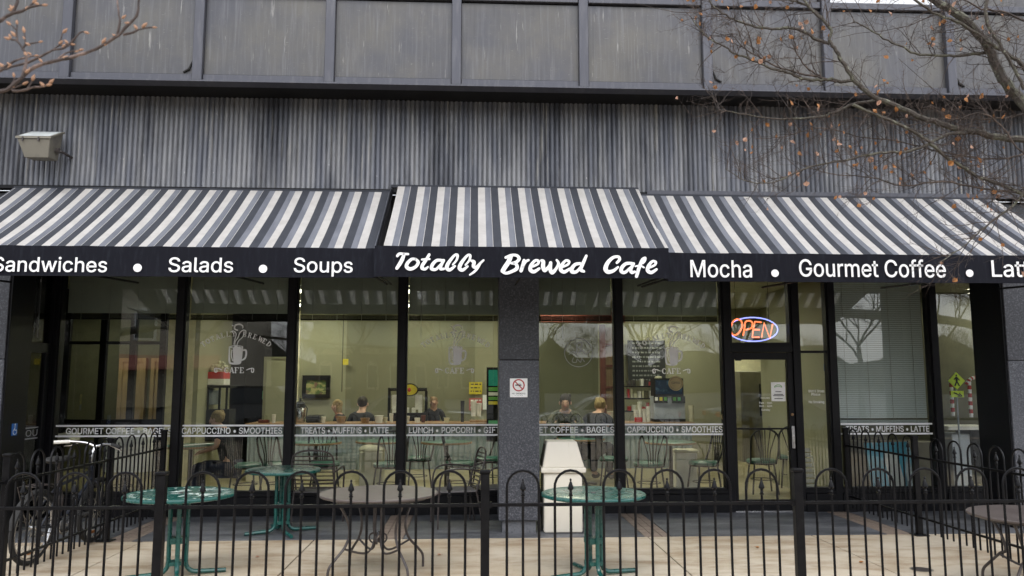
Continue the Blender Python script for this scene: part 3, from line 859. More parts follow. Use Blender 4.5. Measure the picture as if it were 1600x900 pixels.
S7 = [([(105,128),(85,180),(55,225),(32,262)],[40,42,42,40]), ([(60,140),(110,118),(160,120),(182,148),(160,178),(110,192)],[24,24,26,32,28,20]),
      ([(110,192),(155,200),(162,238),(120,265),(70,283),(40,276)],[20,28,34,30,26,26]),
      ([(228,165),(215,215),(200,260)],[28,32,32]), ([(215,225),(245,175),(268,162)],[18,22,22]),
      (E_,[20,22,24,24,32,36,32,22]),
      ([(388,165),(405,175),(402,220),(418,255),(450,225),(470,190)],[24,34,38,36,24,22]), ([(472,185),(468,245),(488,275),(525,235),(545,190),(528,160)],[30,36,36,26,26,20]),
      ([(x+280,y) for x,y in E_],[20,22,24,24,32,36,32,22]),
      ([(745,190),(700,198),(668,235),(668,265),(710,265),(755,215)],[26,30,36,36,28,22]), ([(802,118),(770,190),(748,245),(778,262)],[24,32,34,24]),
      ([(1085,180),(1110,150),(1100,125),(1050,132),(1000,180),(978,235),(1000,265),(1050,255),(1095,220)],[24,28,26,28,36,42,38,30,20]),
      ([(1225,185),(1170,188),(1130,225),(1125,260),(1160,268),(1208,225)],[26,30,34,34,28,22]), ([(1240,188),(1212,240),(1222,268),(1250,262)],[28,32,32,22]),
      ([(1348,132),(1322,150),(1292,220),(1265,305)],[22,28,32,30]), ([(1352,135),(1345,160),(1325,185)],[20,22,16]), ([(1255,212),(1300,205),(1335,222)],[14,18,16]),
      ([(x+1085,y) for x,y in E_],[20,22,24,24,32,36,32,22])]
VYC = YF-0.115
# drawing units of the two script groups -> metres on the valance
c6 = (-0.846, 0.551, 2.974, 2.574)
c7 = (0.245, 1.912, 2.985, 2.581)
def tf6(x, y): return (c6[0]+(c6[1]-c6[0])*x/1600, VYC, c6[2]+(c6[3]-c6[2])*y/452, (c6[1]-c6[0])/1600)
def tf7(x, y): return (c7[0]+(c7[1]-c7[0])*x/1600, VYC, c7[2]+(c7[3]-c7[2])*y/385, (c7[1]-c7[0])/1600)
strokes_mesh('lettering', S6, M['letter'], tf6, vaC)
strokes_mesh('lettering', S7, M['letter'], tf7, vaC)

# ================================================================ LOGOS ON THE GLASS
wins = [c for c in bd.children if c.name.startswith('window')]
SER = {  # serif capitals in a 10 x 14 box: thick and thin strokes
 'T': [([(0,0),(9,0)],1.6), ([(4.5,0),(4.5,13)],2.8), ([(2.5,13),(6.5,13)],1.4), ([(0,0),(0,3)],1.2), ([(9,0),(9,3)],1.2)],
 'O': [([(5,0),(1,3),(1,10),(5,13),(9,10),(9,3),(5,0)],[1.4,3,3,1.4,3,3,1.4])],
 'A': [([(5,0),(1,13)],1.3), ([(5,0),(9,13)],2.8), ([(2.5,9),(7.5,9)],1.3), ([(-0.5,13),(2.5,13)],1.3), ([(7,13),(11,13)],1.3)],
 'L': [([(2,0),(2,13)],2.8), ([(0,0),(4,0)],1.3), ([(0,13),(9,13)],1.6), ([(9,13),(9,10)],1.3)],
 'Y': [([(1,0),(5,7)],2.6), ([(9,0),(5,7)],1.3), ([(5,7),(5,13)],2.6), ([(3,13),(7,13)],1.3)],
 'B': [([(2,0),(2,13)],2.8), ([(0,0),(6,0),(8,3),(6,6),(2,6)],[1.3,1.5,2.6,1.5,1.3]), ([(2,6),(7,7),(9,10),(7,13),(0,13)],[1.3,1.5,2.8,1.5,1.3])],
 'R': [([(2,0),(2,13)],2.8), ([(0,0),(6,0),(8,3),(6,6.5),(2,6.5)],[1.3,1.5,2.6,1.5,1.3]), ([(5,6.5),(9,13)],2.4), ([(0,13),(4,13)],1.3)],
 'E': [([(2,0),(2,13)],2.8), ([(0,0),(8,0)],1.4), ([(2,6.5),(6,6.5)],1.3), ([(0,13),(9,13)],1.5), ([(8,0),(8,3)],1.2), ([(9,13),(9,10)],1.2)],
 'W': [([(0,0),(3,13)],2.6), ([(3,13),(6,2)],1.2), ([(6,2),(9,13)],2.6), ([(9,13),(12,0)],1.2), ([(-1.5,0),(1.5,0)],1.2), ([(10.5,0),(13,0)],1.2)],
 'D': [([(2,0),(2,13)],2.8), ([(0,0),(5,0),(9,4),(9,9),(5,13),(0,13)],[1.3,1.5,2.8,2.8,1.5,1.3])],
 'C': [([(9,3),(6,0),(2,2),(1,7),(2,11),(6,13),(9,11)],[1.3,1.4,2.6,3,2.6,1.4,1.2])],
 'F': [([(2,0),(2,13)],2.8), ([(0,0),(9,0)],1.5), ([(2,6.5),(6,6.5)],1.3), ([(0,13),(4,13)],1.3), ([(9,0),(9,3)],1.2)],
}
def logo(cx, cz, u, win, m_):
    """cx, cz: middle of the mug; u: metres per drawing pixel of the enlarged logo (8.18 px per photo px)"""
    st = []
    def S(pts, w_): st.append(([(x_-570, y_-530) for x_, y_ in pts], w_))
    # arched words
    word = 'TOTALLY BREWED'
    R_, c0, c1 = 640.0, 0.0, 0.0
    k = len(word)
    for i, ch in enumerate(word):
        if ch == ' ': continue
        t = (i-6.5)/6.5
        if ch == 'W': t += 0.02
        ang = t*0.70
        bx = 560 + math.sin(ang)*R_*0.985
        by = 260 + (1-math.cos(ang))*R_*0.86 + 0
        s_ = 4.4
        for pts, w_ in SER[ch]:
            q = []
            for (x_, y_) in pts:
                lx, ly = (x_-5)*s_, (y_-6.5)*s_
                q.append((bx + lx*math.cos(ang*1.0) - ly*math.sin(ang*1.0), by + lx*math.sin(ang*1.0) + ly*math.cos(ang*1.0)))
            S(q, [v*s_ for v in w_] if isinstance(w_, list) else w_*s_)
    for i, ch in enumerate('CAFE'):
        for pts, w_ in SER[ch]:
            q = [(430 + i*63 + x_*5.2, 684 + y_*5.0) for x_, y_ in pts]
            S(q, [v*5 for v in w_] if isinstance(w_, list) else w_*5)
    nw = [len(st)]
    S([(335,690),(310,700),(315,740),(340,735),(335,700),(365,700),(400,715)], [8,14,14,10,8,14,8])
    S([(700,715),(735,700),(765,700),(762,735),(785,740),(788,700),(760,690)], [8,14,8,10,14,14,8])
    # mug: outline, fill and handle
    S([(480,430),(485,600),(515,632),(600,632),(625,600),(640,430)], [16,22,24,24,22,18])
    S([(480,425),(530,412),(600,412),(645,425),(600,440),(530,440),(480,425)], 9)
    S([(560,450),(570,600)], 75); S([(600,450),(600,590)], 60)
    S([(640,470),(680,465),(690,510),(675,570),(630,595)], [18,22,22,22,18])
    S([(512,465),(508,530),(525,600)], 12)
    # steam
    S([(545,405),(548,360),(580,310),(600,250),(640,215),(675,225),(672,260)], [8,10,12,12,12,10,8])
    S([(570,405),(590,350),(640,300),(660,260)], [8,10,10,6])
    S([(530,395),(545,320),(555,260),(520,225),(485,240)], [6,10,12,12,8])
    S([(570,215),(535,200),(540,155),(590,140),(632,160),(635,190)], [16,18,20,20,14,8])
    S([(505,155),(512,160)], 14)
    tf_ = lambda x_, y_: (cx + x_*u, 0.001, cz - y_*u, u)
    strokes_mesh('logo_words', st[:nw[0]], m_, tf_, win, thick=0.001, dy=0.00025, n=3)['kind'] = 'stuff'
    strokes_mesh('logo_scroll', st[nw[0]:nw[0]+1], m_, tf_, win, thick=0.001, dy=0.00025, n=3)
    strokes_mesh('logo_scroll', st[nw[0]+1:nw[0]+2], m_, tf_, win, thick=0.001, dy=0.00025, n=3)
    strokes_mesh('logo_mug', st[nw[0]+2:nw[0]+8], m_, tf_, win, thick=0.001, dy=0.00025, n=3)
    for q in st[nw[0]+8:]: strokes_mesh('logo_steam', [q], m_, tf_, win, thick=0.001, dy=0.00025, n=3)
U = 0.0836/8.18*0.1*1.0
wmap = {}
for c in wins:
    xs = [v.co.x for v in c.data.vertices]
    wmap[round(min(xs), 1)] = c
def win_at(X):
    for c in wins:
        xs = [v.co.x for v in c.data.vertices]
        if min(xs) < X < max(xs): return c
LU = 0.00836/8.18
for (px, py, k_) in ((-3.028, 2.003, 0), (-0.216, 2.000, 1), (2.626, 1.996, 2)):
    logo(px, py, LU, win_at(px), M['decal_logo'])
# round etched badge on the fifth window
bx, bz = 1.381, 2.044
bst = [([(math.cos(R(a_))*22, math.sin(R(a_))*22) for a_ in range(0, 361, 30)], 1.3),
       ([(-15,3),(-8,-2),(-2,4),(4,-4),(12,2),(17,-3)],1.2), ([(-2,-14),(4,-16),(5,-9),(0,-8),(5,-4),(0,0)],1.6), ([(-8,8),(-10,14),(-4,15),(-2,10),(3,15),(5,9),(9,14)],1.3), ([(-2,-14),(-3,0)],1.6)]
strokes_mesh('badge', bst, M['decal_faint'], lambda x_, y_: (bx+x_*0.00836, 0.001, bz-y_*0.00836, 0.00836), win_at(bx), thick=0.001)

# ================================================================ BLINDS
def blind(x0, x1, zb, zt, y, label, m_, lean=28, cords=3, wand=None):
    bl = empty('venetian_blind', ((x0+x1)/2, y, zt), label, 'window blind', 'venetian blinds in the cafe windows')
    s = MB(); z = zt-0.03
    dy, dz = 0.0135*math.cos(R(lean)), 0.0135*math.sin(R(lean)); step = 0.0285 if m_ is M['blind_w'] else 0.0205
    while z > zb+0.06:
        s.add([(x0, y-dy, z-dz), (x1, y-dy, z-dz), (x1, y+dy, z+dz), (x0, y+dy, z+dz)], [(0,1,2,3)])
        z -= step
    s.build('slats', m_, bl, kind='stuff')
    MB().box(x0, x1, y-0.02, y+0.02, zt-0.02, zt+0.03).build('head_rail', m_, bl)
    st = MB()
    for k in range(4): st.box(x0, x1, y-0.013, y+0.013, zb+0.006+k*0.012, zb+0.014+k*0.012)
    st.box(x0, x1, y-0.014, y+0.014, zb-0.018, zb+0.002)
    st.build('bottom_rail', M['dark_int'] if m_ is M['blind'] else m_, bl)
    for k in range(cords):
        X = x0 + (x1-x0)*(k+0.5)/cords
        MB().tube([(X, y-0.017, zb-0.015), (X, y-0.017, zt)], 0.0022, 4).build('cord', M['cord'], bl)
    if wand: MB().tube([(wand, y-0.03, zt), (wand, y-0.03, 2.237)], 0.004, 5).build('wand', M['cord'], bl)
    return bl
BLF = 1
BL = {0: 'grey-green half-raised blind in the leftmost window, above GOURMET COFFEE', 1: 'half-raised blind above the mug logo on the left CAPPUCCINO window',
      2: 'half-raised blind in the window above TREATS MUFFINS LATTE, left of centre', 3: 'half-raised blind above LUNCH POPCORN, left of the granite column',
      4: 'half-raised blind just right of the granite column', 5: 'half-raised blind above the mug logo beside the glass door'}
for i in range(6):
    a_, b_ = mulx[i]+0.07, mulx[i+1]-0.07
    blind(a_, b_, 2.482, 3.08, 0.10, BL[i], M['blind'], 66, 4, (a_+0.16) if i == 3 else ((a_+0.62) if i == 4 else None))
blind(mulx[8]+0.07, mulx[9]-0.07, 1.111, 3.08, 0.10, 'pale blind lowered almost fully in the window right of the door', M['blind_w'], 70, 4)

# ================================================================ SMALL SIGNS ON THE FRONT
ns = empty('no_smoking_sign', (0.515, -1.405, 1.596), 'small white no smoking sign with a red barred circle on the granite column', 'sign')
nx, nz = ns.location.x, ns.location.z
MB().box(nx-0.099, nx+0.099, -1.409, -1.4015, nz-0.105, nz+0.105).build('plate', M['paper'], ns, bevel=0.002)
st = [([(math.cos(R(a_))*8.6, -4+math.sin(R(a_))*8.6) for a_ in range(0, 361, 30)], 1.9), ([(-6,-10),(6,2)], 1.7)]
strokes_mesh('barred_circle', st, M['red'], lambda x_, y_: (nx+x_*0.0072, -1.4095, nz-y_*0.0072, 0.0072), ns)
MB().box(nx-0.038, nx+0.030, -1.4115, -1.4095, nz+0.024, nz+0.036).build('cigarette', M['rubber'], ns)
MB().box(nx-0.005, nx+0.020, -1.4115, -1.4095, nz+0.042, nz+0.046).build('smoke_line', M['rubber'], ns)
put_text('lettering', 'NO SMOKING', M['rubber'], nx-0.075, nx+0.075, nz-0.072, nz-0.055, -1.4095, ns, bold=0.006, depth=0.0005)
put_text('lettering', 'IN THIS AREA', M['rubber'], nx-0.045, nx+0.045, nz-0.090, nz-0.082, -1.4095, ns, depth=0.0005)

pl = empty('push_plate', (-5.116, -1.25, 0), 'small blue accessible-entrance push plate on the dark side of the left column', 'push plate')
p1 = (-5.097, -1.150, 1.136)
MB().box(-5.097, -5.090, p1[1]-0.05, p1[1]+0.05, p1[2]-0.065, p1[2]+0.065).build('plate', M['blue'], pl)
wc = [([(0,-5),(0,1),(4,1),(5,5)],1.3), ([(0,-7),(0,-6.5)],2.2), ([(-1,-1),(-4,2),(-3,6),(1,7),(4,5)],1.1)]
mo = strokes_mesh('wheelchair_symbol', wc, M['paper'], lambda x_, y_: (x_*0.008, 0.0, p1[2]-y_*0.008, 0.008), pl)
for v in mo.data.vertices: v.co = Vector((-5.089+abs(v.co.y), p1[1]+v.co.x, v.co.z))
mo.location = -Vector(pl.location)
sk = (-5.330, -0.493, 1.371)
st_ = MB(); st_.cur = 0; st_.box(-5.329, -5.324, -0.86, -0.78, 1.36, 1.50); st_.cur = 1; st_.box(-5.329, -5.324, -0.86, -0.78, 1.28, 1.36)
tag(st_.build('door_sticker', [M['yellow'], M['blue']]), 'yellow and blue sticker on the edge of the far left side door', 'sticker')

# OPEN neon sign
nn = empty('neon_open_sign', (3.776, 0.14, 2.372), 'lit neon OPEN sign with orange letters in a blue oval above the glass door', 'neon sign')
def N(x_, y_): 
    X0, X1 = 3.269, 5.026
    Z0, Z1 = 3.101, 1.806
    return (X0+(X1-X0)*x_/1200, Z0+(Z1-Z0)*y_/900)
el = []
for a_ in range(0, 360, 12):
    q = N(340+232*math.cos(R(a_)), 510+112*math.sin(R(a_)) )
    tl = 0.0
    el.append((q[0], 0.15, q[1]-0.0))
MB().tube(el, 0.0075, 6, closed=True).build('oval_tube', M['neon_b'], nn, smooth=True)
lets = [[(185,415),(150,440),(128,500),(135,550),(165,565),(205,540),(235,480),(225,430),(185,415)],
        [(240,570),(255,500),(268,440),(310,432),(332,455),(318,500),(262,515)],
        [(415,445),(355,438),(335,515),(325,585),(390,585)], [(335,512),(398,515)],
        [(412,585),(440,450),(488,595),(520,460)]]
for L in lets:
    pts = []
    for p in L:
        q = N(*p); pts.append((q[0], 0.125, q[1]))
    if len(L) > 5 and L[0] == L[-1]: pts = smooth_path(pts, 3)
    elif len(L) == 7: pts = smooth_path(pts, 3)
    MB().tube(pts, 0.0105, 6).build('letter_tube', M['neon_r'], nn, smooth=True)
q = N(415, 590); q0 = N(300, 590)
MB().box(q0[0], q[0]+0.0, 0.16, 0.19, q[1]-0.02, q[1]+0.02).build('transformer', M['dark_int'], nn)
for px in (180, 490):
    q = N(px, 420); MB().tube([(q[0], 0.15, q[1]-0.03), (q[0], 0.15, 3.1)], 0.003, 4).build('hanging_wire', M['rubber'], nn)

# paper on door
nt_ = empty('door_notice', (4.022, 0.02, 1.536), 'white paper notice with green heading taped to the glass door', 'notice')
X_, Z_ = nt_.location.x, nt_.location.z
MB().box(X_-0.095, X_+0.095, -0.0015, 0.001, Z_-0.125, Z_+0.125).build('sheet', M['paper'], nt_)
strokes_mesh('green_swirl', [([(-6,-8),(-2,-10.5),(3,-10.5),(6,-8)],0.9), ([(-6,-7),(0,-8.5),(6,-7)],0.8)], M['leafgreen'], lambda x_, y_: (X_+x_*0.0083, -0.002, Z_-y_*0.0083, 0.0083), nt_)
tl = MB()
for k, (w_, z_) in enumerate(((0.05,0.0),(0.075,-0.035),(0.09,-0.052),(0.07,-0.09))): tl.box(X_-w_*0.8, X_+w_*0.8, -0.0028, -0.0018, Z_+z_-0.005, Z_+z_+0.004)
tl.build('print_lines', M['rubber'], nt_)
hb = []
hx = 3.847
hz = 1.453
put_text('lettering', 'HOURS', M['decal'], hx-0.06, hx+0.06, hz-0.01, hz+0.012, 0.0025, door, bold=0.006, depth=0.0004)
put_text('lettering', '7am - 9pm', M['decal'], hx-0.085, hx+0.085, hz-0.075, hz-0.05, 0.0025, door, bold=0.006, depth=0.0004)
put_text('lettering', '8am - 6pm', M['decal'], hx-0.085, hx+0.085, hz-0.115, hz-0.09, 0.0025, door, bold=0.006, depth=0.0004)
put_text('lettering', 'Sunday', M['decal'], hx-0.06, hx+0.06, hz-0.165, hz-0.14, 0.0025, door, bold=0.006, depth=0.0004)
sw = win_at(4.5)
put_text('lettering', 'Shirt & Shoes', M['decal'], 4.427, 4.643, 1.527, 1.561, 0.0025, sw, bold=0.006, depth=0.0004)
put_text('lettering', 'Please', M['decal'], 4.467, 4.587, 1.485, 1.519, 0.0025, sw, bold=0.006, depth=0.0004)
put_text('lettering', 'No Smoking', M['decal'], 4.428, 4.634, 1.385, 1.418, 0.0025, sw, bold=0.006, depth=0.0004)

# ================================================================ FLOODLIGHT
fl = empty('floodlight', (-4.809, -1.600, 4.237), 'weathered box floodlight tilted upward on the corrugated siding, upper left', 'floodlight')
lx0, lx1 = -4.864, -4.519
lz = 4.240
fb = MB()
fb.add([(lx0, -1.92, lz), (lx1, -1.92, lz+0.0), (lx1, -1.66, lz+0.13), (lx0, -1.66, lz+0.13),
        (lx0+0.07, -1.88, lz-0.20), (lx1-0.03, -1.88, lz-0.20), (lx1-0.03, -1.68, lz-0.18), (lx0+0.07, -1.68, lz-0.18)],
       [(0,1,2,3),(4,7,6,5),(0,4,5,1),(1,5,6,2),(2,6,7,3),(3,7,4,0)])
fb.build('housing', M['lamp_body'], fl, bevel=0.006)
rim = MB(); rim.prism([(lx0-0.012, -1.93), (lx1+0.012, -1.93), (lx1+0.012, -1.65), (lx0-0.012, -1.65)], 'z', 0, 0.02)
for v in range(len(rim.v)): 
    x_, y_, z_ = rim.v[v]; rim.v[v] = (x_, y_, lz + 0.004 + z_ + (y_+1.92)*0.5)
rim.build('rim', M['lamp_body'], fl)
ln = MB(); ln.add([(lx0+0.01,-1.915,lz+0.029),(lx1-0.01,-1.915,lz+0.029),(lx1-0.01,-1.67,lz+0.152),(lx0+0.01,-1.67,lz+0.152)],[(0,1,2,3)])
ln.build('lens', M['lens'], fl)
MB().tube([(lx1-0.02, -1.78, lz-0.09), (lx1+0.03, -1.76, lz-0.09), (lx1+0.03, -1.60, lz-0.09), (lx1+0.03, -1.49, lz-0.09)], 0.016, 6).build('bracket', M['iron'], fl)
MB().lathe([(0.03,0),(0.03,0.03)], (lx1+0.0,-1.77,lz-0.09), 8, 'x').build('knuckle', M['iron'], fl)
for x_ in (lx0+0.06, lx1-0.12): MB().box(x_, x_+0.012, -1.94, -1.925, lz-0.035, lz+0.012).build('clip', M['iron'], fl)

# ================================================================ FENCES
PT = 0.1078
def fence_meshes():
    r = 0.0090
    hp = [(-PT, 0, 0.055), (-PT, 0, 0.5), (-PT, 0, 0.945)] + [(-math.cos(R(a_))*PT, 0, 0.955+math.sin(R(a_))*PT) for a_ in range(10, 171, 20)] + [(PT, 0, 0.945), (PT, 0, 0.5), (PT, 0, 0.055)]
    hoop = MB().tube(hp, r, 6).mesh('hoop', M['fence'], smooth=True)
    pk = MB().tube([(0,0,0.055),(0,0,0.5),(0,0,0.90)], r, 6).mesh('picket', M['fence'], smooth=True)
    fi = MB().lathe([(0.009,0.892),(0.015,0.896),(0.015,0.902),(0.009,0.906),(0.013,0.912),(0.009,0.918),(0.010,0.930),(0.021,0.940),(0.021,0.945),(0.008,0.985),(0.004,0.992),(0.008,0.998),(0.006,1.006),(0.002,1.010)], (0,0,0), 8).mesh('finial', M['fence'], smooth=True)
    po = MB().box(-0.029,0.029,-0.029,0.029,0.0,1.045).mesh('post', M['fence'], bevel=0.003)
    ca = MB().box(-0.036,0.036,-0.036,0.036,1.045,1.070).mesh('post_cap', M['fence'], bevel=0.006)
    ba = MB().box(-0.075,0.075,-0.075,0.075,0.001,0.012).mesh('base_plate', M['fence'], bevel=0.003)
    return hoop, pk, fi, po, ca, ba
FM = fence_meshes()
def fence(start, direction, length, posts, first, label, nskip=()):
    ang = math.atan2(direction[1], direction[0])
    f = empty('metal_fence', (start[0], start[1], 0), label, 'fence', 'black hoop-topped metal fences', ang)
    for z0, z1 in ((0.828, 0.850), (0.185, 0.205)):
        MB().box(0, length, -0.012, 0.012, z0, z1).build('rail', M['fence'], f, world=False, bevel=0.002)
    for p in posts:
        o = link_mesh('post', FM[3], f); o.location = (p, 0, 0)
        c = link_mesh('post_cap', FM[4], o); c = link_mesh('base_plate', FM[5], o)
        for dx in (-0.034, 0.034):
            b_ = MB().box(dx-0.012, dx+0.012, -0.02, 0.02, 0.820, 0.858).build('bracket', M['fence'], o, world=False)
    x = first
    while x < length-0.12:
        if all(abs(x-p) > 0.135 for p in posts):
            o = link_mesh('hoop', FM[0], f); o.location = (x, 0, 0)
            o = link_mesh('picket', FM[1], f); o.location = (x, 0, 0)
            link_mesh('finial', FM[2], o)
            x += 3*PT
        else:
            x += 0.005
    return f
FY = -4.93
fx0 = -6.2
# front run: hoops centred as in the photograph between the posts
def front_fence():
    x_start, x_end = -3.86, 4.88
    f = empty('metal_fence', (x_start, FY, 0), 'long black hoop-topped fence across the foreground with spear finials', 'fence', 'black hoop-topped metal fences')
    L = x_end-x_start
    for z0, z1 in ((0.828, 0.850), (0.185, 0.205)):
        MB().box(0, L, -0.012, 0.012, z0, z1).build('rail', M['fence'], f, world=False, bevel=0.002)
    for X in (-2.043, 0.087, 2.222, x_end):
        o = link_mesh('post', FM[3], f); o.location = (X-x_start, 0, 0)
        link_mesh('post_cap', FM[4], o); link_mesh('base_plate', FM[5], o)
        for dx in (-0.034, 0.034): MB().box(dx-0.012, dx+0.012, -0.02, 0.02, 0.820, 0.858).build('bracket', M['fence'], o, world=False)
    for X in (-3.250, -2.926, -2.601, -2.278, -1.775, -1.455, -1.129, -0.805, -0.480, -0.152,
              0.341, 0.664, 0.994, 1.322, 1.647, 1.973, 2.458, 2.790, 3.119, 3.449, 3.782, 4.60):
        o = link_mesh('hoop', FM[0], f); o.location = (X-x_start, 0, 0)
        o = link_mesh('picket', FM[1], f); o.location = (X-x_start, 0, 0)
        link_mesh('finial', FM[2], o)
    return f
front_fence()
fence((-3.84, -4.88), (0, 1), 4.78, (0.0, 1.40, 3.30, 4.76), 0.20, 'black hoop-topped side fence at the left with a bicycle leaning beside it')
fence((4.88, -4.88), (0, 1), 4.86, (1.35, 3.20, 4.84), 0.20, 'black hoop-topped side fence at the right, in front of the blue and white poster')

# ================================================================ PATIO TABLES
def tube_table(loc, r, h, rz, label, style):
    t = empty('patio_table', (loc[0], loc[1], 0), label, 'table', 'green metal patio tables', rz)
    tp = MB()
    tp.lathe([(r-0.012, h-0.030), (r, h-0.022), (r+0.003, h-0.010), (r-0.004, h), (r-0.02, h+0.001), (r-0.03, h-0.003), (0.04, h-0.003), (0.035, h-0.012)], (0,0,0), 48)
    tp.build('tabletop', M['green_top'], t, smooth=True, world=False)
    MB().lathe([(r-0.008, h-0.033),(r+0.006,h-0.028),(r+0.009,h-0.016),(r+0.004,h-0.004),(r-0.006,h-0.002)], (0,0,0), 48).build('rim', M['green'], t, smooth=True, world=False)
    MB().lathe([(0.026,h-0.002),(0.024,h+0.003),(0.012,h+0.002)], (0,0,0), 14).build('umbrella_plug', M['iron'], t, world=False)
    for k in range(4):
        a_ = k*math.pi/2
        c_, s_ = math.cos(a_), math.sin(a_)
        pr = [(0.26, h-0.05), (0.10, h-0.05), (0.075, h-0.07), (0.070, h-0.12), (0.070, 0.14)]
        pr += [(0.070+0.085-0.085*math.cos(R(b_)), 0.115-0.085*math.sin(R(b_))) for b_ in (15,35,55,75,90)]
        pr += [(0.40, 0.022)]
        MB().tube([(c_*p, s_*p, z) for p, z in pr], 0.019, 8).build('leg', M['green'], t, smooth=True, world=False)
    MB().box(-0.065,0.065,-0.065,0.065,0.28,0.33).build('spacer', M['green'], t, world=False)
    MB().box(-0.065,0.065,-0.065,0.065,0.10,0.13).build('spacer', M['green'], t, world=False)
    if style == 'print':
        mz = MB(); random.seed(5)
        for k in range(34):
            a_ = R(k*360/34*1.0); rr = r*0.86
            if k % 5 == 0: continue
            for (q0, q1) in ((-0.010, 0.010),):
                mz.prism([(rr*math.cos(a_)+u*math.cos(a_)-v*math.sin(a_), rr*math.sin(a_)+u*math.sin(a_)+v*math.cos(a_)) for u, v in ((-0.02,-0.012),(0.02,-0.008),(0.015,0.012),(-0.02,0.01))], 'z', h-0.0025, h-0.0018)
        for k in range(26):
            x_, y_ = random.uniform(-0.05, 0.34), random.uniform(-0.22, 0.22)
            if x_*x_+y_*y_ > (r*0.74)**2: continue
            a_ = random.uniform(0, 3.1)
            mz.prism([(x_+u*math.cos(a_)-v*math.sin(a_), y_+u*math.sin(a_)+v*math.cos(a_)) for u, v in ((-0.05,-0.01),(0.03,-0.014),(0.05,0.008),(-0.03,0.014))], 'z', h-0.0025, h-0.0016+k*0.00002)
        mz.build('printed_pattern', M['mosaic'], t, world=False)
    return t
T1 = tube_table((-2.534, -3.18), 0.455, 0.70, R(20), 'green patio table with a pale print on top, nearest left, behind the left fence post', 'print')
T2 = tube_table((-2.109, -1.2), 0.405, 0.695, R(28), 'plain green patio table on the dark paving close to the windows', 'plain')
T3 = tube_table((1.051, -3.36), 0.445, 0.705, R(18), 'green patio table in front of the cream bin', 'plain')

def iron_table(loc, r, h, rz, label):
    t = empty('iron_table', (loc[0], loc[1], 0), label, 'table', 'brown round wrought-iron tables', rz)
    MB().lathe([(r-0.01, h-0.022), (r, h-0.016), (r+0.002, h-0.006), (r-0.004, h), (0.02, h+0.001)], (0,0,0), 48).build('tabletop', M['brown_top'], t, smooth=True, world=False)
    MB().tube([(math.cos(R(a_))*(r-0.08), math.sin(R(a_))*(r-0.08), h-0.035) for a_ in range(0,360,15)], 0.010, 6, closed=True).build('apron_ring', M['iron'], t, smooth=True, world=False)
    for k in range(4):
        a_ = k*math.pi/2
        c_, s_ = math.cos(a_), math.sin(a_)
        pr = [(r-0.10, h-0.03), (r-0.14, h-0.08), (r-0.21, h-0.20), (r-0.235, h-0.32), (r-0.19, 0.27), (r-0.10, 0.18), (r-0.045, 0.11), (r-0.04, 0.006)]
        lg = MB().tube(smooth_path([(c_*p, s_*p, z) for p, z in pr], 4), 0.0115, 7).build('leg', M['iron'], t, smooth=True, world=False)
        pr = [(0.04, h-0.03), (0.045, 0.42), (0.035, 0.33), (0.05, 0.26), (0.075, 0.22), (0.12, 0.20), (0.20, 0.215), (r-0.185, 0.262)]
        MB().tube(smooth_path([(c_*p, s_*p, z) for p, z in pr], 4), 0.0095, 6).build('stretcher', M['iron'], t, smooth=True, world=False)
        pr = [(0.03,0.36),(0.07,0.34),(0.075,0.30),(0.04,0.27),(0.02,0.31)]
        c2, s2 = math.cos(a_+0.78), math.sin(a_+0.78)
        MB().tube(smooth_path([(c2*p, s2*p, z) for p, z in pr], 4), 0.0075, 6).build('scroll', M['iron'], t, smooth=True, world=False)
    return t
iron_table((-0.815, -3.22), 0.515, 0.70, R(38), 'brown round table on curved wrought-iron legs, left of the granite column')
iron_table((4.469, -4.15), 0.50, 0.62, R(30), 'brown round iron table cut off by the right edge of the picture')

# ================================================================ LITTER BIN
b_ = empty('litter_bin', (1.01, -1.2, 0), 'cream plastic litter bin with a tapered hood beside the granite column', 'litter bin')
x0, x1, y0, y1 = 0.785, 1.235, -1.40, -0.98
MB().prism([(x0+0.01,y0+0.01),(x1-0.01,y0+0.01),(x1-0.01,y1-0.01),(x0+0.01,y1-0.01)], 'z', 0.005, 0.655).build('body', M['bin'], b_, bevel=0.018, seg=3, smooth=True)
MB().box(x0-0.022, x1+0.03, y0-0.025, y1+0.025, 0.655, 0.715).build('collar', M['bin'], b_, bevel=0.014, seg=3, smooth=True)
hd = MB()
zz0, zz1 = 0.712, 1.0
hd.add([(x0-0.005,y0-0.01,zz0),(x1+0.015,y0-0.01,zz0),(x1+0.015,y1+0.01,zz0),(x0-0.005,y1+0.01,zz0),
        (x0+0.05,y0+0.045,zz1),(x1-0.065,y0+0.045,zz1),(x1-0.065,y1-0.05,zz1),(x0+0.05,y1-0.05,zz1)],
       [(0,3,2,1),(4,5,6,7),(0,1,5,4),(1,2,6,5),(2,3,7,6),(3,0,4,7)])
hd.build('hood', M['bin'], b_, bevel=0.015, seg=3, smooth=True)
fp = MB(); fp.add([(x0-0.002,y0+0.06,0.75),(x0-0.002,y1-0.06,0.75),(x0+0.040,y1-0.09,0.96),(x0+0.040,y0+0.09,0.96)],[(0,1,2,3)])
for v in range(4): fp.v[v] = (fp.v[v][0]-0.004, fp.v[v][1], fp.v[v][2])
fp.build('flap', M['lamp_body'], b_)

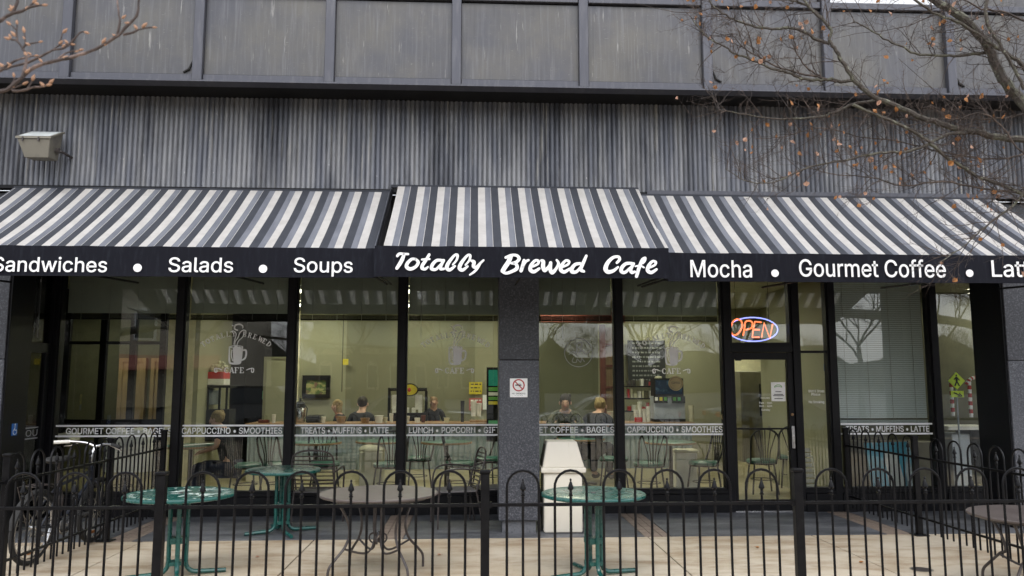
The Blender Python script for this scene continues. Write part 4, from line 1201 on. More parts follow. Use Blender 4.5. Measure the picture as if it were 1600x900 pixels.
# ================================================================ PATIO CHAIRS (outside, dark metal with slatted backs)
def patio_chair(loc, rz, label, tilt=0.0):
    t = empty('patio_chair', (loc[0], loc[1], 0.0), label, 'chair', 'dark metal patio chairs outside the windows', rz)
    if tilt: t.rotation_euler = (tilt, 0, rz)
    # faces -Y
    MB().box(-0.23,0.23,-0.22,0.22,0.40,0.415).build('seat', M['sling'], t, world=False, bevel=0.004)
    bk = MB().tube(smooth_path([(-0.23,0.20,0.41),(-0.24,0.27,0.65),(-0.22,0.31,0.82),(-0.10,0.325,0.88),(0.10,0.325,0.88),(0.22,0.31,0.82),(0.24,0.27,0.65),(0.23,0.20,0.41)],3), 0.011, 6)
    bk.build('back_frame', M['iron'], t, smooth=True, world=False)
    bp = MB()
    for k in range(9):
        z = 0.46+k*0.045; y = 0.215 + (z-0.41)*0.24
        bp = MB().tube([(-0.235,y-0.0,z),(0,y+0.025,z),(0.235,y,z)], 0.0075, 5); bp.build('back_slat', M['iron'], t, smooth=True, world=False)
    for s_ in (-1, 1):
        MB().tube(smooth_path([(s_*0.25,-0.25,0.004),(s_*0.25,-0.24,0.40),(s_*0.265,-0.20,0.62),(s_*0.27,-0.05,0.67),(s_*0.265,0.12,0.66),(s_*0.245,0.25,0.64)],3), 0.011, 6).build('arm', M['iron'], t, smooth=True, world=False)
        MB().tube([(s_*0.23,0.20,0.41),(s_*0.24,0.28,0.004)], 0.011, 6).build('leg', M['iron'], t, smooth=True, world=False)
    MB().tube([(-0.24,-0.22,0.39),(0.24,-0.22,0.39)], 0.009, 6).build('front_bar', M['iron'], t, world=False)
    return t
patio_chair((-1.805, -0.75), R(178), 'dark patio chair with a grey mesh seat behind the plain green table', 0)
patio_chair((-0.194, -0.80), R(-78), 'dark slatted patio chair turned left beside the brown iron table', 0)
patio_chair((0.294, -0.60), R(-70), 'dark slatted patio chair half hidden behind the granite column', 0)

# ================================================================ BICYCLE
def bicycle():
    B = empty('bicycle', (-4.02, -2.62, 0), 'dark blue bicycle with bright handlebars leaning by the left side fence', 'bicycle', None, R(90))
    # local: x forward, y left, z up; origin at rear contact
    B.rotation_euler = (R(4), 0, R(86)); B.location = (-4.04, -2.68, 0)
    rw = 0.335; wb = 1.06
    R0 = (0, 0, rw); F0 = (wb, 0, rw)
    for nm, c in (('rear_wheel', R0), ('front_wheel', F0)):
        ty = MB().tube([(c[0]+math.cos(R(a_))*(rw-0.022), 0, c[2]+math.sin(R(a_))*(rw-0.022)) for a_ in range(0,360,10)], 0.023, 8, closed=True)
        W = ty.build('wheel', M['rubber'], B, smooth=True, world=False)
        MB().tube([(c[0]+math.cos(R(a_))*(rw-0.052), 0, c[2]+math.sin(R(a_))*(rw-0.050)) for a_ in range(0,360,10)], 0.014, 6, closed=True).build('rim', M['chrome'], W, smooth=True, world=False)
        MB().lathe([(0.02,-0.035),(0.028,-0.03),(0.016,-0.02),(0.016,0.02),(0.028,0.03),(0.02,0.035)], c, 10, 'y').build('hub', M['chrome'], W, smooth=True, world=False)
        sp = MB()
        for k in range(28):
            a_ = 2*math.pi*k/28; o_ = 0.5 if k % 4 < 2 else -0.5
            sd_ = 0.028 if k % 2 else -0.028
            sp.tube([(c[0]+0.02*math.cos(a_+o_), sd_, c[2]+0.02*math.sin(a_+o_)), (c[0]+(rw-0.055)*math.cos(a_), 0, c[2]+(rw-0.055)*math.sin(a_))], 0.0022, 3, cap=False)
        sp.build('spokes', M['lamp_body'], W, world=False, kind='stuff')
        # reflector
        MB().box(c[0]-0.04, c[0]+0.04, -0.006, 0.006, c[2]-0.24, c[2]-0.215).build('reflector', M['leaf'], W, world=False)
    BBk = (0.43, 0, 0.29); ST = (0.30, 0, 0.72); HT = (0.86, 0, 0.80); HB = (0.89, 0, 0.68)
    fr = MB()
    fr.tube([BBk, ST], 0.016, 8); fr.tube([(0.315,0,0.67), (HT[0],0,HT[2]-0.05)], 0.016, 8); fr.tube([BBk, HB], 0.019, 8); fr.tube([HB, HT], 0.021, 8)
    for s_ in (-1, 1):
        fr.tube([(BBk[0], s_*0.02, BBk[2]), (0.2, s_*0.055, 0.31), (0, s_*0.06, rw)], 0.010, 6)
        fr.tube([(0.32, s_*0.02, 0.66), (0.14, s_*0.055, 0.48), (0, s_*0.06, rw)], 0.009, 6)
    fr.build('frame', M['bike'], B, smooth=True, world=False)
    fk = MB(); fk.tube([(HT[0]-0.01,0,0.86),(HB[0],0,0.66)], 0.013, 6)
    for s_ in (-1, 1): fk.tube([(HB[0], s_*0.02, 0.66), (0.93, s_*0.055, 0.62), (1.0, s_*0.055, 0.45), (wb, s_*0.05, rw)], 0.014, 6)
    fk.build('fork', M['bike'], B, smooth=True, world=False)
    MB().tube([(0.855,0,0.85),(0.845,0,0.93),(0.90,0,1.0)], [0.016,0.016,0.018], 8).build('stem', M['chrome'], B, smooth=True, world=False)
    MB().tube(smooth_path([(0.74,0.33,1.03),(0.80,0.22,1.04),(0.88,0.10,1.03),(0.905,0,1.0),(0.88,-0.10,1.03),(0.80,-0.22,1.04),(0.74,-0.33,1.03)],3), 0.0125, 8).build('handlebar', M['chrome'], B, smooth=True, world=False)
    for s_ in (-1, 1):
        MB().tube([(0.80,s_*0.22,1.04),(0.725,s_*0.345,1.028)], 0.018, 8).build('grip', M['cup'] if s_ > 0 else M['rubber'], B, smooth=True, world=False)
        MB().tube([(0.86,s_*0.16,1.03),(0.87,s_*0.24,0.995),(0.84,s_*0.30,0.985)], 0.008, 5).build('brake_lever', M['chrome'], B, smooth=True, world=False)
    MB().tube([(0.30,0,0.70),(0.27,0,0.90)], 0.014, 8).build('seat_post', M['iron'], B, smooth=True, world=False)
    sd = MB(); sd.ball((0.20,0,0.925),(0.13,0.085,0.035),12,8); sd.ball((0.36,0,0.925),(0.12,0.03,0.028),10,8)
    sd.build('saddle', M['rubber'], B, smooth=True, world=False)
    MB().lathe([(0.09,-0.052),(0.095,-0.05),(0.095,-0.046),(0.09,-0.044)], BBk, 20, 'y').build('chainring', M['chrome'], B, world=False)
    for s_, a_ in ((-1, 30), (1, 210)):
        c_, q_ = math.cos(R(a_)), math.sin(R(a_))
        e_ = (BBk[0]+0.17*c_, s_*0.075, BBk[2]+0.17*q_)
        cr_ = MB().tube([(BBk[0], s_*0.06, BBk[2]), e_], 0.011, 6).build('crank', M['chrome'], B, smooth=True, world=False)
        MB().box(e_[0]-0.045, e_[0]+0.045, e_[1]+s_*0.01 if s_>0 else e_[1]-0.10, e_[1]+0.10 if s_>0 else e_[1]-0.01, e_[2]-0.012, e_[2]+0.012).build('pedal', M['rubber'], cr_, world=False, bevel=0.004)
    ch = MB(); ch.tube([(0, -0.05, rw+0.035), (BBk[0], -0.05, BBk[2]+0.09)], 0.005, 4); ch.tube([(0, -0.05, rw-0.035), (BBk[0], -0.05, BBk[2]-0.09)], 0.005, 4)
    ch.build('chain', M['iron'], B, world=False)
    MB().lathe([(0.035,0.0),(0.037,0.01),(0.037,0.15),(0.02,0.18),(0.02,0.2)], (0.36,0.0,0.42), 12).build('bottle', M['iron'], B, smooth=True, world=False)
    rk = MB()
    for s_ in (-1, 1): rk.tube([(0.28,s_*0.03,0.66),(0.10,s_*0.06,0.72),(-0.22,s_*0.06,0.72),(0,s_*0.065,rw)], 0.005, 5)
    for xx in (0.05,-0.05,-0.15): rk.tube([(xx,-0.06,0.72),(xx,0.06,0.72)], 0.005, 5)
    rk.build('rack', M['iron'], B, world=False)
    fd = MB()
    n = 12
    for (cx_, a0, a1) in ((0, 20, 175),):
        vs = []; fs = []
        for i in range(n+1):
            a_ = R(a0+(a1-a0)*i/n)
            for yy, dr_ in ((-0.03,-0.008),(0,0.0),(0.03,-0.008)):
                vs.append((cx_+math.cos(a_)*(rw+0.012+dr_), yy, rw+math.sin(a_)*(rw+0.012+dr_)))
        for i in range(n):
            for j in range(2): fs.append((i*3+j, i*3+j+1, i*3+j+4, i*3+j+3))
        fd.add(vs, fs)
    fd.build('mudguard', M['rubber'], B, smooth=True, world=False)
    return B
bicycle()

# ================================================================ INTERIOR FURNITURE
ct = empty('service_counter', (0, 3.3, 0), 'long service counter with a corrugated steel front and a wooden top inside the cafe', 'counter')
cx0, cx1 = -3.725, 3.737
cf = MB(); vs = []; k = int((cx1-cx0)/0.02)
for j in range(k+1):
    X = cx0+(cx1-cx0)*j/k
    Y = 3.2 + 0.014*math.sin(j*math.pi/2)
    vs += [(X, Y, 0.22), (X, Y, 0.93)]
cf.add(vs, [(2*j, 2*j+2, 2*j+3, 2*j+1) for j in range(k)])
cf.build('front_panel', M['steel'], ct, smooth=True)
MB().box(cx0, cx1, 3.24, 3.75, FZ, 0.93).build('carcass', M['dark_int'], ct)
MB().box(cx0, cx1, 3.20, 3.74, FZ, 0.218).build('plinth', M['cream_wall'], ct)
MB().box(cx0-0.03, cx1+0.03, 3.12, 3.82, 0.932, 0.985).build('wooden_top', M['wood'], ct, bevel=0.008)

def cafe_chair():
    t = empty('cafe_chair', (0,0,0), 'c', 'chair', 'black fan-back cafe chairs with green seats')
    MB().lathe([(0.19,0.435),(0.215,0.445),(0.215,0.475),(0.19,0.49),(0.02,0.495)], (0,0,0), 20).build('seat', M['seat_green'], t, smooth=True, world=False)
    MB().tube([(math.cos(R(a_))*0.20, math.sin(R(a_))*0.20, 0.43) for a_ in range(0,360,20)], 0.011, 6, closed=True).build('seat_ring', M['rubber'], t, smooth=True, world=False)
    hp = [(-0.185,0.10,0.43),(-0.20,0.19,0.62),(-0.20,0.225,0.76)] + [(-math.cos(R(a_))*0.20, 0.235+0.01*math.sin(R(a_)), 0.78+math.sin(R(a_))*0.16) for a_ in range(15,166,15)] + [(0.20,0.225,0.76),(0.20,0.19,0.62),(0.185,0.10,0.43)]
    MB().tube(hp, 0.014, 6).build('back_hoop', M['rubber'], t, smooth=True, world=False)
    for k in range(5):
        u = (k-2)/2
        MB().tube([(u*0.06,0.20,0.44),(u*0.07,0.21,0.60),(u*0.155,0.235,0.78+0.15*math.sqrt(max(0,1-(u*0.8)**2)))], 0.008, 5).build('spindle', M['rubber'], t, smooth=True, world=False)
    for sx in (-1,1):
        for sy in (-1,1):
            MB().tube([(sx*0.14,sy*0.14,0.43),(sx*0.185,sy*0.185,0.0)], 0.013, 6).build('leg', M['rubber'], t, smooth=True, world=False)
    MB().tube([(math.cos(R(a_))*0.165, math.sin(R(a_))*0.165, 0.20) for a_ in range(0,360,30)], 0.006, 5, closed=True).build('stretcher_ring', M['rubber'], t, smooth=True, world=False)
    return t
def cafe_table():
    t = empty('cafe_table', (0,0,0), 't', 'table', 'small green-topped tables inside the cafe')
    MB().lathe([(0.36,0.70),(0.375,0.71),(0.375,0.73),(0.365,0.735),(0.02,0.736)], (0,0,0), 28).build('tabletop', M['seat_green'], t, smooth=True, world=False)
    MB().lathe([(0.377,0.705),(0.381,0.72),(0.377,0.733)], (0,0,0), 28).build('rim', M['wood'], t, world=False)
    MB().lathe([(0.03,0.02),(0.03,0.68),(0.10,0.70)], (0,0,0), 12).build('pedestal', M['iron'], t, smooth=True, world=False)
    for k in range(4):
        a_ = k*math.pi/2+0.4
        MB().tube([(0,0,0.06),(math.cos(a_)*0.28,math.sin(a_)*0.28,0.015)], 0.02, 6).build('foot', M['iron'], t, smooth=True, world=False)
    return t
cc = cafe_chair(); tt = cafe_table()
chairs = [(445,1.2,150,'fan-back chair inside, behind the left end of the plain green patio table'),
 (515,1.3,20,'fan-back chair inside the TREATS window, directly under the framed picture'),
 (612,1.1,-160,'fan-back chair inside beside the cream tub'),
 (655,2.0,200,'fan-back chair inside, right of the mullion before the LUNCH window'),
 (720,1.2,90,'fan-back chair inside behind the dark slatted patio chairs'),
 (765,1.9,-60,'fan-back chair inside, next to the granite column on its left'),
 (955,1.8,70,'fan-back chair inside behind the mullion right of the cream bin'),
 (1008,1.0,185,'low-seen fan-back chair inside, under the left end of the table by CAPPUCCINO'),
 (1092,1.1,-80,'fan-back chair in side view inside the window beside the glass door'),
 (1180,1.35,175,'fan-back chair with a mint seat directly behind the glass door'),
 (1226,2.0,165,'fan-back chair behind the door handle, next to the white wire rack'),
 (395,1.1,90,'fan-back chair of the seated customer inside the left CAPPUCCINO window'),
 (205,1.0,60,'fan-back chair inside the leftmost window, beyond the bicycle')]
def wx(px, Y):      # where the sight line of a photograph column meets the plane Y (level ground plan)
    t = (px-800)/1244.4; ca, sa = math.cos(R(2.8)), math.sin(R(2.8))
    dx, dy = sa*0.993 + t*ca, ca*0.993 - t*sa
    return dx/dy*(Y+10.4)
for i, (px, Y, rz, lab) in enumerate(chairs):
    o = cc if i == 0 else copy_tree(cc)
    o.location = (wx(px, Y), Y, FZ); o.rotation_euler = (0,0,R(rz)); o['label'] = lab
tabs = [(500,1.7,'green-topped cafe table inside the TREATS window'), (600,1.9,'green-topped cafe table inside, by the cream tub'), (700,1.7,'green-topped cafe table inside the LUNCH window'),
        (1042,1.5,'green-topped cafe table inside, left of the chair seen from the side'), (310,1.15,'cafe table of the seated customer, with papers on it'), (905,2.3,'cafe table of the two people right of the granite column')]
for i, (px, Y, lab) in enumerate(tabs):
    o = tt if i == 0 else copy_tree(tt)
    o.location = (wx(px, Y), Y, FZ); o['label'] = lab

# boxes / tubs
def boxy(name, px0, px1, py_top, py_bot, Y, dep, m_, label, cat, bev=0.01, group=None):
    x0_, x1_ = wx(px0, Y), wx(px1, Y)
    d = (Y+10.4)
    # heights follow from the distance and the eye level
    def zz(py, px):
        ta = (450-py)/1244.4; cp, sp = math.cos(R(6.8)), math.sin(R(6.8)); t = (px-800)/1244.4
        fy = math.cos(R(2.8))*(cp - ta*sp) - t*math.sin(R(2.8))
        return 1.65 + (sp+ta*cp)/fy*d
    z1_, z0_ = zz(py_top, (px0+px1)/2), zz(py_bot, (px0+px1)/2)
    o = MB().box(x0_, x1_, Y, Y+dep, z0_, z1_).build(name, m_, None, bevel=bev)
    return tag(o, label, cat, group), (x0_, x1_, z0_, z1_)
def zat(px, py, Y):
    ta = (450-py)/1244.4; cp, sp = math.cos(R(6.8)), math.sin(R(6.8)); t = (px-800)/1244.4
    fy = math.cos(R(2.8))*(cp - ta*sp) - t*math.sin(R(2.8))
    return 1.65 + (sp+ta*cp)/fy*(Y+10.4)

tb = empty('waste_tub', (wx(587,1.6),1.6,FZ), 'cream tub with a rounded lid standing inside the TREATS window', 'bin')
X = tb.location.x
MB().box(X-0.17,X+0.17,1.45,1.75,FZ,0.66).build('body', M['cream_plastic'], tb, bevel=0.02)
MB().ball((X,1.6,0.68),(0.20,0.17,0.08),16,8).build('lid', M['cream_plastic'], tb, smooth=True)
wb = empty('waste_bin', (wx(1062,1.9),1.9,FZ), 'pale plastic bin standing under the table beside the glass door', 'bin')
X = wb.location.x
MB().prism([(X-0.17,1.75),(X+0.17,1.75),(X+0.17,2.05),(X-0.17,2.05)],'z',FZ,0.60).build('body', M['cup'], wb, bevel=0.02)
MB().box(X-0.19,X+0.19,1.73,2.07,0.60,0.64).build('lid', M['cream_plastic'], wb, bevel=0.01)

# framed picture on the back wall
pf = empty('framed_picture', (wx(498.5,5.15),5.15,zat(498,604,5.15)), 'dark framed landscape picture on the olive wall', 'picture')
X, Z = pf.location.x, pf.location.z
fm = MB(); W2, H2 = 0.26, 0.215
fm.box(X-W2,X+W2,5.12,5.19,Z+H2-0.09,Z+H2); fm.box(X-W2,X+W2,5.12,5.19,Z-H2,Z-H2+0.07); fm.box(X-W2,X-W2+0.07,5.12,5.19,Z-H2+0.07,Z+H2-0.09); fm.box(X+W2-0.07,X+W2,5.12,5.19,Z-H2+0.07,Z+H2-0.09)
fm.build('frame', M['dark_int'], pf)
M['landscape'] = layered('landscape_print', (0.10,0.16,0.05), [((0.45,0.42,0.18),6,(1,1,1.5),0.48,0.56,0.9), ((0.25,0.10,0.10),9,(1,1,1),0.56,0.62,0.8)], rough=0.5)
MB().box(X-W2+0.07,X+W2-0.07,5.15,5.18,Z-H2+0.07,Z+H2-0.09).build('print', M['landscape'], pf)

# notices / cards on walls
def card(name, px0, px1, py0, py1, Y, m_, label, cat, lines=None, lm=None, text=None):
    x0_, x1_ = wx(px0, Y), wx(px1, Y); pm = (px0+px1)/2
    z1_, z0_ = zat(pm, py0, Y), zat(pm, py1, Y)
    if not lines and not text:
        return tag(MB().box(x0_,x1_,Y,Y+0.012,z0_,z1_).build(name, m_), label, cat)
    e = empty(name, ((x0_+x1_)/2, Y, z0_), label, cat)
    MB().box(x0_,x1_,Y,Y+0.012,z0_,z1_).build('card', m_, e)
    if lines:
        l = MB(); h = (z1_-z0_)/(lines*2+1)
        random.seed(int(px0))
        for k in range(lines):
            z = z1_-h*(2*k+1.6); f = random.uniform(0.1,0.3)
            xx = x0_+(x1_-x0_)*0.12
            while xx < x1_-(x1_-x0_)*0.15:
                ww = random.uniform(0.02,0.07); l.box(xx, min(xx+ww, x1_-0.02), Y-0.002, Y-0.0003, z, z+h*0.7); xx += ww+0.02
        l.build('writing', lm, e)
    if text:
        for (tx, fx0, fx1, fz0, fz1) in text:
            put_text('lettering', tx, lm, x0_+(x1_-x0_)*fx0, x0_+(x1_-x0_)*fx1, z0_+(z1_-z0_)*fz0, z0_+(z1_-z0_)*fz1, Y-0.002, e, bold=0.01, depth=0.0005)
    return e
card('wall_notice',416,431,611,624,5.18,M['mint'],'small green notice on the olive wall behind the CAPPUCCINO window','notice',3,M['leafgreen'])
card('wall_box',538,547,561,570,5.1,M['yellow'],'tiny yellow box high on the olive wall right of the picture','wall box')
card('yellow_notice',734,754,597,616,5.16,M['yellow'],'yellow handwritten notice on the wall left of the granite column','notice',3,M['iron'])
card('red_notice',734,754,622,641,5.16,M['pink'],'faded red notice below the yellow one','notice',3,M['paper'])
card('pale_notice',755,762,617,640,5.15,M['paper'],'pale paper strip right of the faded red notice','notice')
mb_ = empty('menu_rack', (wx(771,2.4),2.4,1.2), 'dark menu stand with coloured cards just left of the granite column', 'menu stand')
x0_, x1_ = wx(761,2.4), wx(800,2.4)
MB().box(x0_,x1_,2.4,2.45,zat(770,690,2.4),zat(770,574,2.4)).build('backboard', M['dark_int'], mb_)
for (p0,p1,m_) in ((578,603,'teal'),(605,611,'leafgreen'),(613,618,'cup'),(620,625,'leafgreen'),(627,632,'yellow'),(657,663,'mint')):
    MB().box(x0_+0.03,x1_-0.02,2.385,2.398,zat(770,p1,2.4),zat(770,p0,2.4)).build('menu_card', M[m_], mb_)
# chalkboard
cb = card('chalkboard',979,1037,532,600,5.1,M['chalk'],'large black menu chalkboard with white writing on the back wall','chalkboard',9,M['chalk_w'])
# oval sign frame
cs = empty('display_case', (wx(645,4.2),4.2,0), 'dark-framed display case with a yellow oval sign and white jars behind the counter', 'display case')
def bx(e, px0, px1, py0, py1, Y, dep, m_, nm, bev=0.0):
    pm = (px0+px1)/2
    return MB().box(wx(px0,Y),wx(px1,Y),Y,Y+dep,zat(pm,py1,Y),zat(pm,py0,Y)).build(nm, m_, e, bevel=bev)
bx(cs,609,669,606,611,4.2,0.1,M['dark_int'],'frame_top'); bx(cs,609,613,611,662,4.2,0.1,M['dark_int'],'frame_side'); bx(cs,666,670,611,662,4.2,0.1,M['dark_int'],'frame_side')
bx(cs,609,670,645,668,4.15,0.15,M['dark_int'],'base')
ox, oz = wx(643,4.12), zat(643,609,4.12)
MB().prism([(ox+0.15*math.cos(R(a_)), oz+0.115*math.sin(R(a_))) for a_ in range(0,360,15)],'y',4.10,4.13).build('oval_rim', M['dark_int'], cs)
MB().prism([(ox+0.13*math.cos(R(a_)), oz+0.095*math.sin(R(a_))) for a_ in range(0,360,15)],'y',4.085,4.10).build('oval_sign', M['yellow'], cs)
MB().ball((ox-0.01,4.08,oz),(0.03,0.008,0.04),8,6).build('red_emblem', M['red'], cs)
for px in (620,656): bx(cs,px-5,px+6,617,640,4.25,0.1,M['cup'],'jar',0.01)
for k in range(5): bx(cs,616+k*10,622+k*10,637,646,4.18,0.05,M['cup'],'small_jar',0.008)

def airpot(px, Y, zb, label):
    e = empty('airpot', (wx(px,Y),Y,zb), label, 'coffee airpot')
    X = e.location.x
    MB().lathe([(0.075,0),(0.08,0.01),(0.08,0.24),(0.07,0.26)], (X,Y,zb), 16).build('body', M['chrome'], e, smooth=True)
    MB().lathe([(0.083,0.25),(0.083,0.32),(0.05,0.35),(0.03,0.36)], (X,Y,zb), 16).build('lid', M['rubber'], e, smooth=True)
    MB().tube([(X,Y,zb+0.36),(X,Y,zb+0.41)], 0.02, 8).build('pump', M['rubber'], e)
    MB().tube([(X+0.07,Y,zb+0.30),(X+0.12,Y,zb+0.24),(X+0.10,Y,zb+0.06)], 0.01, 6).build('handle', M['rubber'], e)
airpot(475,3.4,0.985,'steel and black coffee airpot on the counter below the framed picture')
bk = empty('wire_basket', (wx(500,3.35),3.35,0.985), 'small black wire basket on the counter right of the airpot', 'basket')
X = bk.location.x
wbk = MB()
for z in (0.0,0.06,0.12): wbk.tube([(X-0.13,3.28,0.99+z),(X+0.13,3.28,0.99+z),(X+0.13,3.42,0.99+z),(X-0.13,3.42,0.99+z)],0.004,4,closed=True)
for k in range(7): wbk.tube([(X-0.13+k*0.043,3.28,0.99),(X-0.13+k*0.043,3.28,1.11)],0.003,4)
wbk.build('wire', M['rubber'], bk)
boxy('black_tray',484,505,650,662,3.45,0.1,M['rubber'],'black tray on the counter behind the wire basket','tray')
boxy('napkin_holder',411,427,656,667,3.3,0.1,M['red_wood'],'dark red napkin holder on the left end of the counter','napkin holder')
# cups and containers on the counter
random.seed(9)
def cup(px, Y, zb, h, r, m_, label, name='cup', cat='cup', grp='cups and bottles on the cafe counter'):
    X = wx(px, Y)
    o = MB().lathe([(r*0.75,0),(r,h*0.97),(r*1.06,h),(r*0.9,h*1.01)], (X,Y,zb), 12).build(name, m_, None, smooth=True)
    return tag(o, label, cat, grp)
cup(435,3.35,0.985,0.14,0.035,M['cup'],'white bottle at the left end of the counter, right of the napkin holder','bottle','bottle')
cup(511,3.30,0.985,0.10,0.04,M['cup'],'white cup on the counter left of the blond woman')
cup(596,3.30,0.985,0.12,0.075,M['cup'],'wide white pot on the counter right of the dark-haired person','pot','pot')
cup(538,3.28,0.985,0.11,0.085,M['wood'],'wicker basket on the counter in front of the blond woman','basket','basket')
cup(575,3.28,0.985,0.08,0.08,M['wood'],'low wicker basket on the counter by the dark-haired person','basket','basket')
cup(638,3.30,0.985,0.11,0.06,M['cup'],'white teapot on the counter below the yellow oval sign','teapot','teapot')
cup(741,3.5,1.08,0.26,0.05,M['cup'],'tall stack of white cups on the counter left of the menu stand','cup_stack','cup stack')
cup(749,3.5,1.08,0.22,0.05,M['cup'],'shorter stack of white cups beside the tall one','cup_stack','cup stack')
cup(724,3.5,0.985,0.36,0.035,M['rubber'],'black grinder standing on the counter under the wall notices','grinder','grinder')
boxy('wood_shelf',735,762,657,661,3.4,0.3,M['wood'],'small wooden shelf under the cup stacks','shelf',0.002)
cup(893,2.25,FZ+0.736,0.16,0.045,M['cup'],'white paper cup on the table in front of the hunched pair')
cup(935,3.3,0.985,0.14,0.09,M['cup'],'white tub on the counter right of the hunched pair','tub','tub')
cup(954,3.3,0.985,0.18,0.09,M['cream_plastic'],'cream tub on the counter beside the mullion','tub','tub')
for k,(px,h) in enumerate(((990,0.20),(996,0.34),(1003,0.22),(1009,0.26))):
    cup(px,3.35,0.985,h,0.04,M['cup'],['short white cup stack with a red band, leftmost on the counter by the drinks machine','tallest white cup stack by the drinks machine','white cup stack, third from the left by the drinks machine','white cup stack nearest the drinks machine'][k],'cup_stack','cup stack')
    X = wx(px,3.35); 
boxy('red_box',988,1000,652,661,3.30,0.04,M['red'],'small red box in front of the cup stacks','box')
# back shelf with goods, left of drinks machine
sf = empty('back_shelf', (wx(1000,4.6),4.6,0), 'shelf of cups and small packages under the chalkboard', 'shelf')
for py in (603,622,642): bx(sf,976,1030,py,py+2,4.6,0.3,M['dark_int'],'shelf_board')
random.seed(12)
for py in (603,622,642):
    px = 978
    while px < 1027:
        w_ = random.choice((4,5,6,7)); h_ = random.uniform(6,15)
        bx(sf,px,px+w_-1,py-h_,py-0.3,4.62,0.1,M[random.choice(['cup','cream_plastic','cup','red','mint','iron','cream_plastic','olive_d'])],'package')
        px += w_+0.5
bx(sf,1022,1031,588,640,4.55,0.1,M['cream_plastic'],'cup_dispenser',0.01)
# drinks machine
dm_ = empty('drinks_machine', (wx(1042,3.5),3.5,0.985), 'silver drinks machine with a dark blue illustrated top on the counter', 'drinks machine')
bx(dm_,1019,1064,591,619,3.45,0.3,M['dark_int'],'header'); bx(dm_,1021,1062,594,616,3.44,0.008,M['screen'],'header_print')
bx(dm_,1018,1066,620,655,3.5,0.3,M['silverblue'],'body',0.01)
for k,(px,m_) in enumerate(((1022,'paper'),(1029,'yellow'),(1036,'leafgreen'),(1050,'leafgreen'),(1057,'mint'),(1063,'rubber'))):
    bx(dm_,px-3.2,px+3.2,619,630,3.42,0.06,M['rubber'],'tap'); bx(dm_,px-2.2,px+2.2,620.5,626,3.41,0.008,M[m_],'tap_label')
bx(dm_,1018,1066,655,661,3.42,0.35,M['rubber'],'drip_tray')
# round tan signs on the glass
for (px,py,r_,lab) in ((1052,599,11.5,'round tan sticker sign on the window in front of the drinks machine'),(1127,651,6.5,'small round tan sticker at the right edge of the window beside the door')):
    X, Z = wx(px,0.02), zat(px,py,0.02); r_ *= 0.0084
    e = empty('round_sticker', (X,0.02,Z), lab, 'sticker')
    MB().prism([(X+r_*math.cos(R(a_)), Z+r_*math.sin(R(a_))) for a_ in range(0,360,12)],'y',0.014,0.018).build('disc', M['tan_disc'], e)
    put_text('lettering', 'COFFEE', M['iron'], X-r_*0.6, X+r_*0.6, Z-0.006, Z+r_*0.22, 0.0135, e, bold=0.006, depth=0.0003)
    MB().tube([(X+r_*0.82*math.cos(R(a_)), 0.0138, Z+r_*0.82*math.sin(R(a_))) for a_ in range(0,360,15)], 0.0016, 4, closed=True).build('ring', M['iron'], e)
# popcorn machine
pm = empty('popcorn_machine', (wx(345,3.9),3.9,0), 'popcorn machine with a red and cream canopy behind the left CAPPUCCINO window', 'popcorn machine')
bx(pm,327,356,581,592,3.9,0.35,M['red'],'canopy',0.01); bx(pm,327,356,592,601,3.9,0.35,M['cup'],'canopy_band')
bx(pm,327,366,602,606,3.88,0.4,M['rubber'],'roof_rim'); 
for px in (332,350,361): bx(pm,px-1.5,px+1.5,606,640,3.9,0.03,M['rubber'],'corner_post')
bx(pm,327,366,640,690,3.88,0.4,M['rubber'],'cabinet'); bx(pm,334,350,610,632,4.0,0.1,M['silverblue'],'kettle_glass')
pc = MB(); random.seed(3)
for k in range(40):
    pc.ball((wx(random.uniform(330,360),4.0), 4.0+random.uniform(-0.05,0.1), zat(345,random.uniform(566,581),4.0)), random.uniform(0.02,0.035), 6, 4)
pc.build('popcorn_display', M['cream_plastic'], pm, kind='stuff')
MB().tube([(wx(316.5,3.8)+0.055*math.cos(R(a_)),3.8,zat(316,594,3.8)+0.14*math.sin(R(a_))) for a_ in range(0,360,20)],0.018,6,closed=True).build('hose_ring', M['rubber'], pm, smooth=True)
# kitchen seen through the door
kd = empty('refrigerator', (wx(1172,5.9),5.9,FZ), 'tall grey refrigerator seen through the glass door', 'refrigerator')
bx(kd,1152,1187,580,735,5.9,0.7,M['fridge'],'cabinet',0.01); bx(kd,1154,1185,583,655,5.88,0.02,M['fridge'],'upper_door'); bx(kd,1181,1183,600,650,5.85,0.02,M['dark_int'],'handle')
boxy('wall_unit',1204,1222,601,645,5.1,0.08,M['dark_int'],'dark electrical panel on the wall behind the paper notice','wall panel',0.0)
ck = empty('checkout_desk', (wx(1245,2.9),2.9,FZ), 'cream checkout desk with a grey top seen right of the door handle', 'desk')
bx(ck,1212,1300,668,674,2.7,0.6,M['lamp_body'],'desk_top',0.004); bx(ck,1218,1300,674,760,2.8,0.5,M['cream_wall'],'desk_body')
for k in range(8): bx(ck,1256+k*5,1258+k*5,690,755,2.78,0.01,M['olive_d'],'groove')
cr_ = empty('cash_register', (wx(1236,2.9),2.9,1.0), 'black cash register on the desk behind the door', 'cash register')
bx(cr_,1218,1250,652,670,2.8,0.3,M['rubber'],'register_base',0.01); bx(cr_,1228,1246,640,653,2.85,0.12,M['dark_int'],'register_display',0.01)
bsf = empty('book_shelf', (wx(1275,2.95),2.95,1.2), 'dark shelf of coloured binders right of the door', 'shelf')
bx(bsf,1250,1294,634,638,2.9,0.3,M['dark_int'],'shelf_board')
px = 1251
for k,m_ in enumerate(['yellow','leafgreen','yellow','pink','red','cup','leafgreen','pink','leafgreen','red','pink']):
    bx(bsf,px,px+3.4,607+(k%3),634,2.92,0.2,M[m_],'binder'); px += 3.9
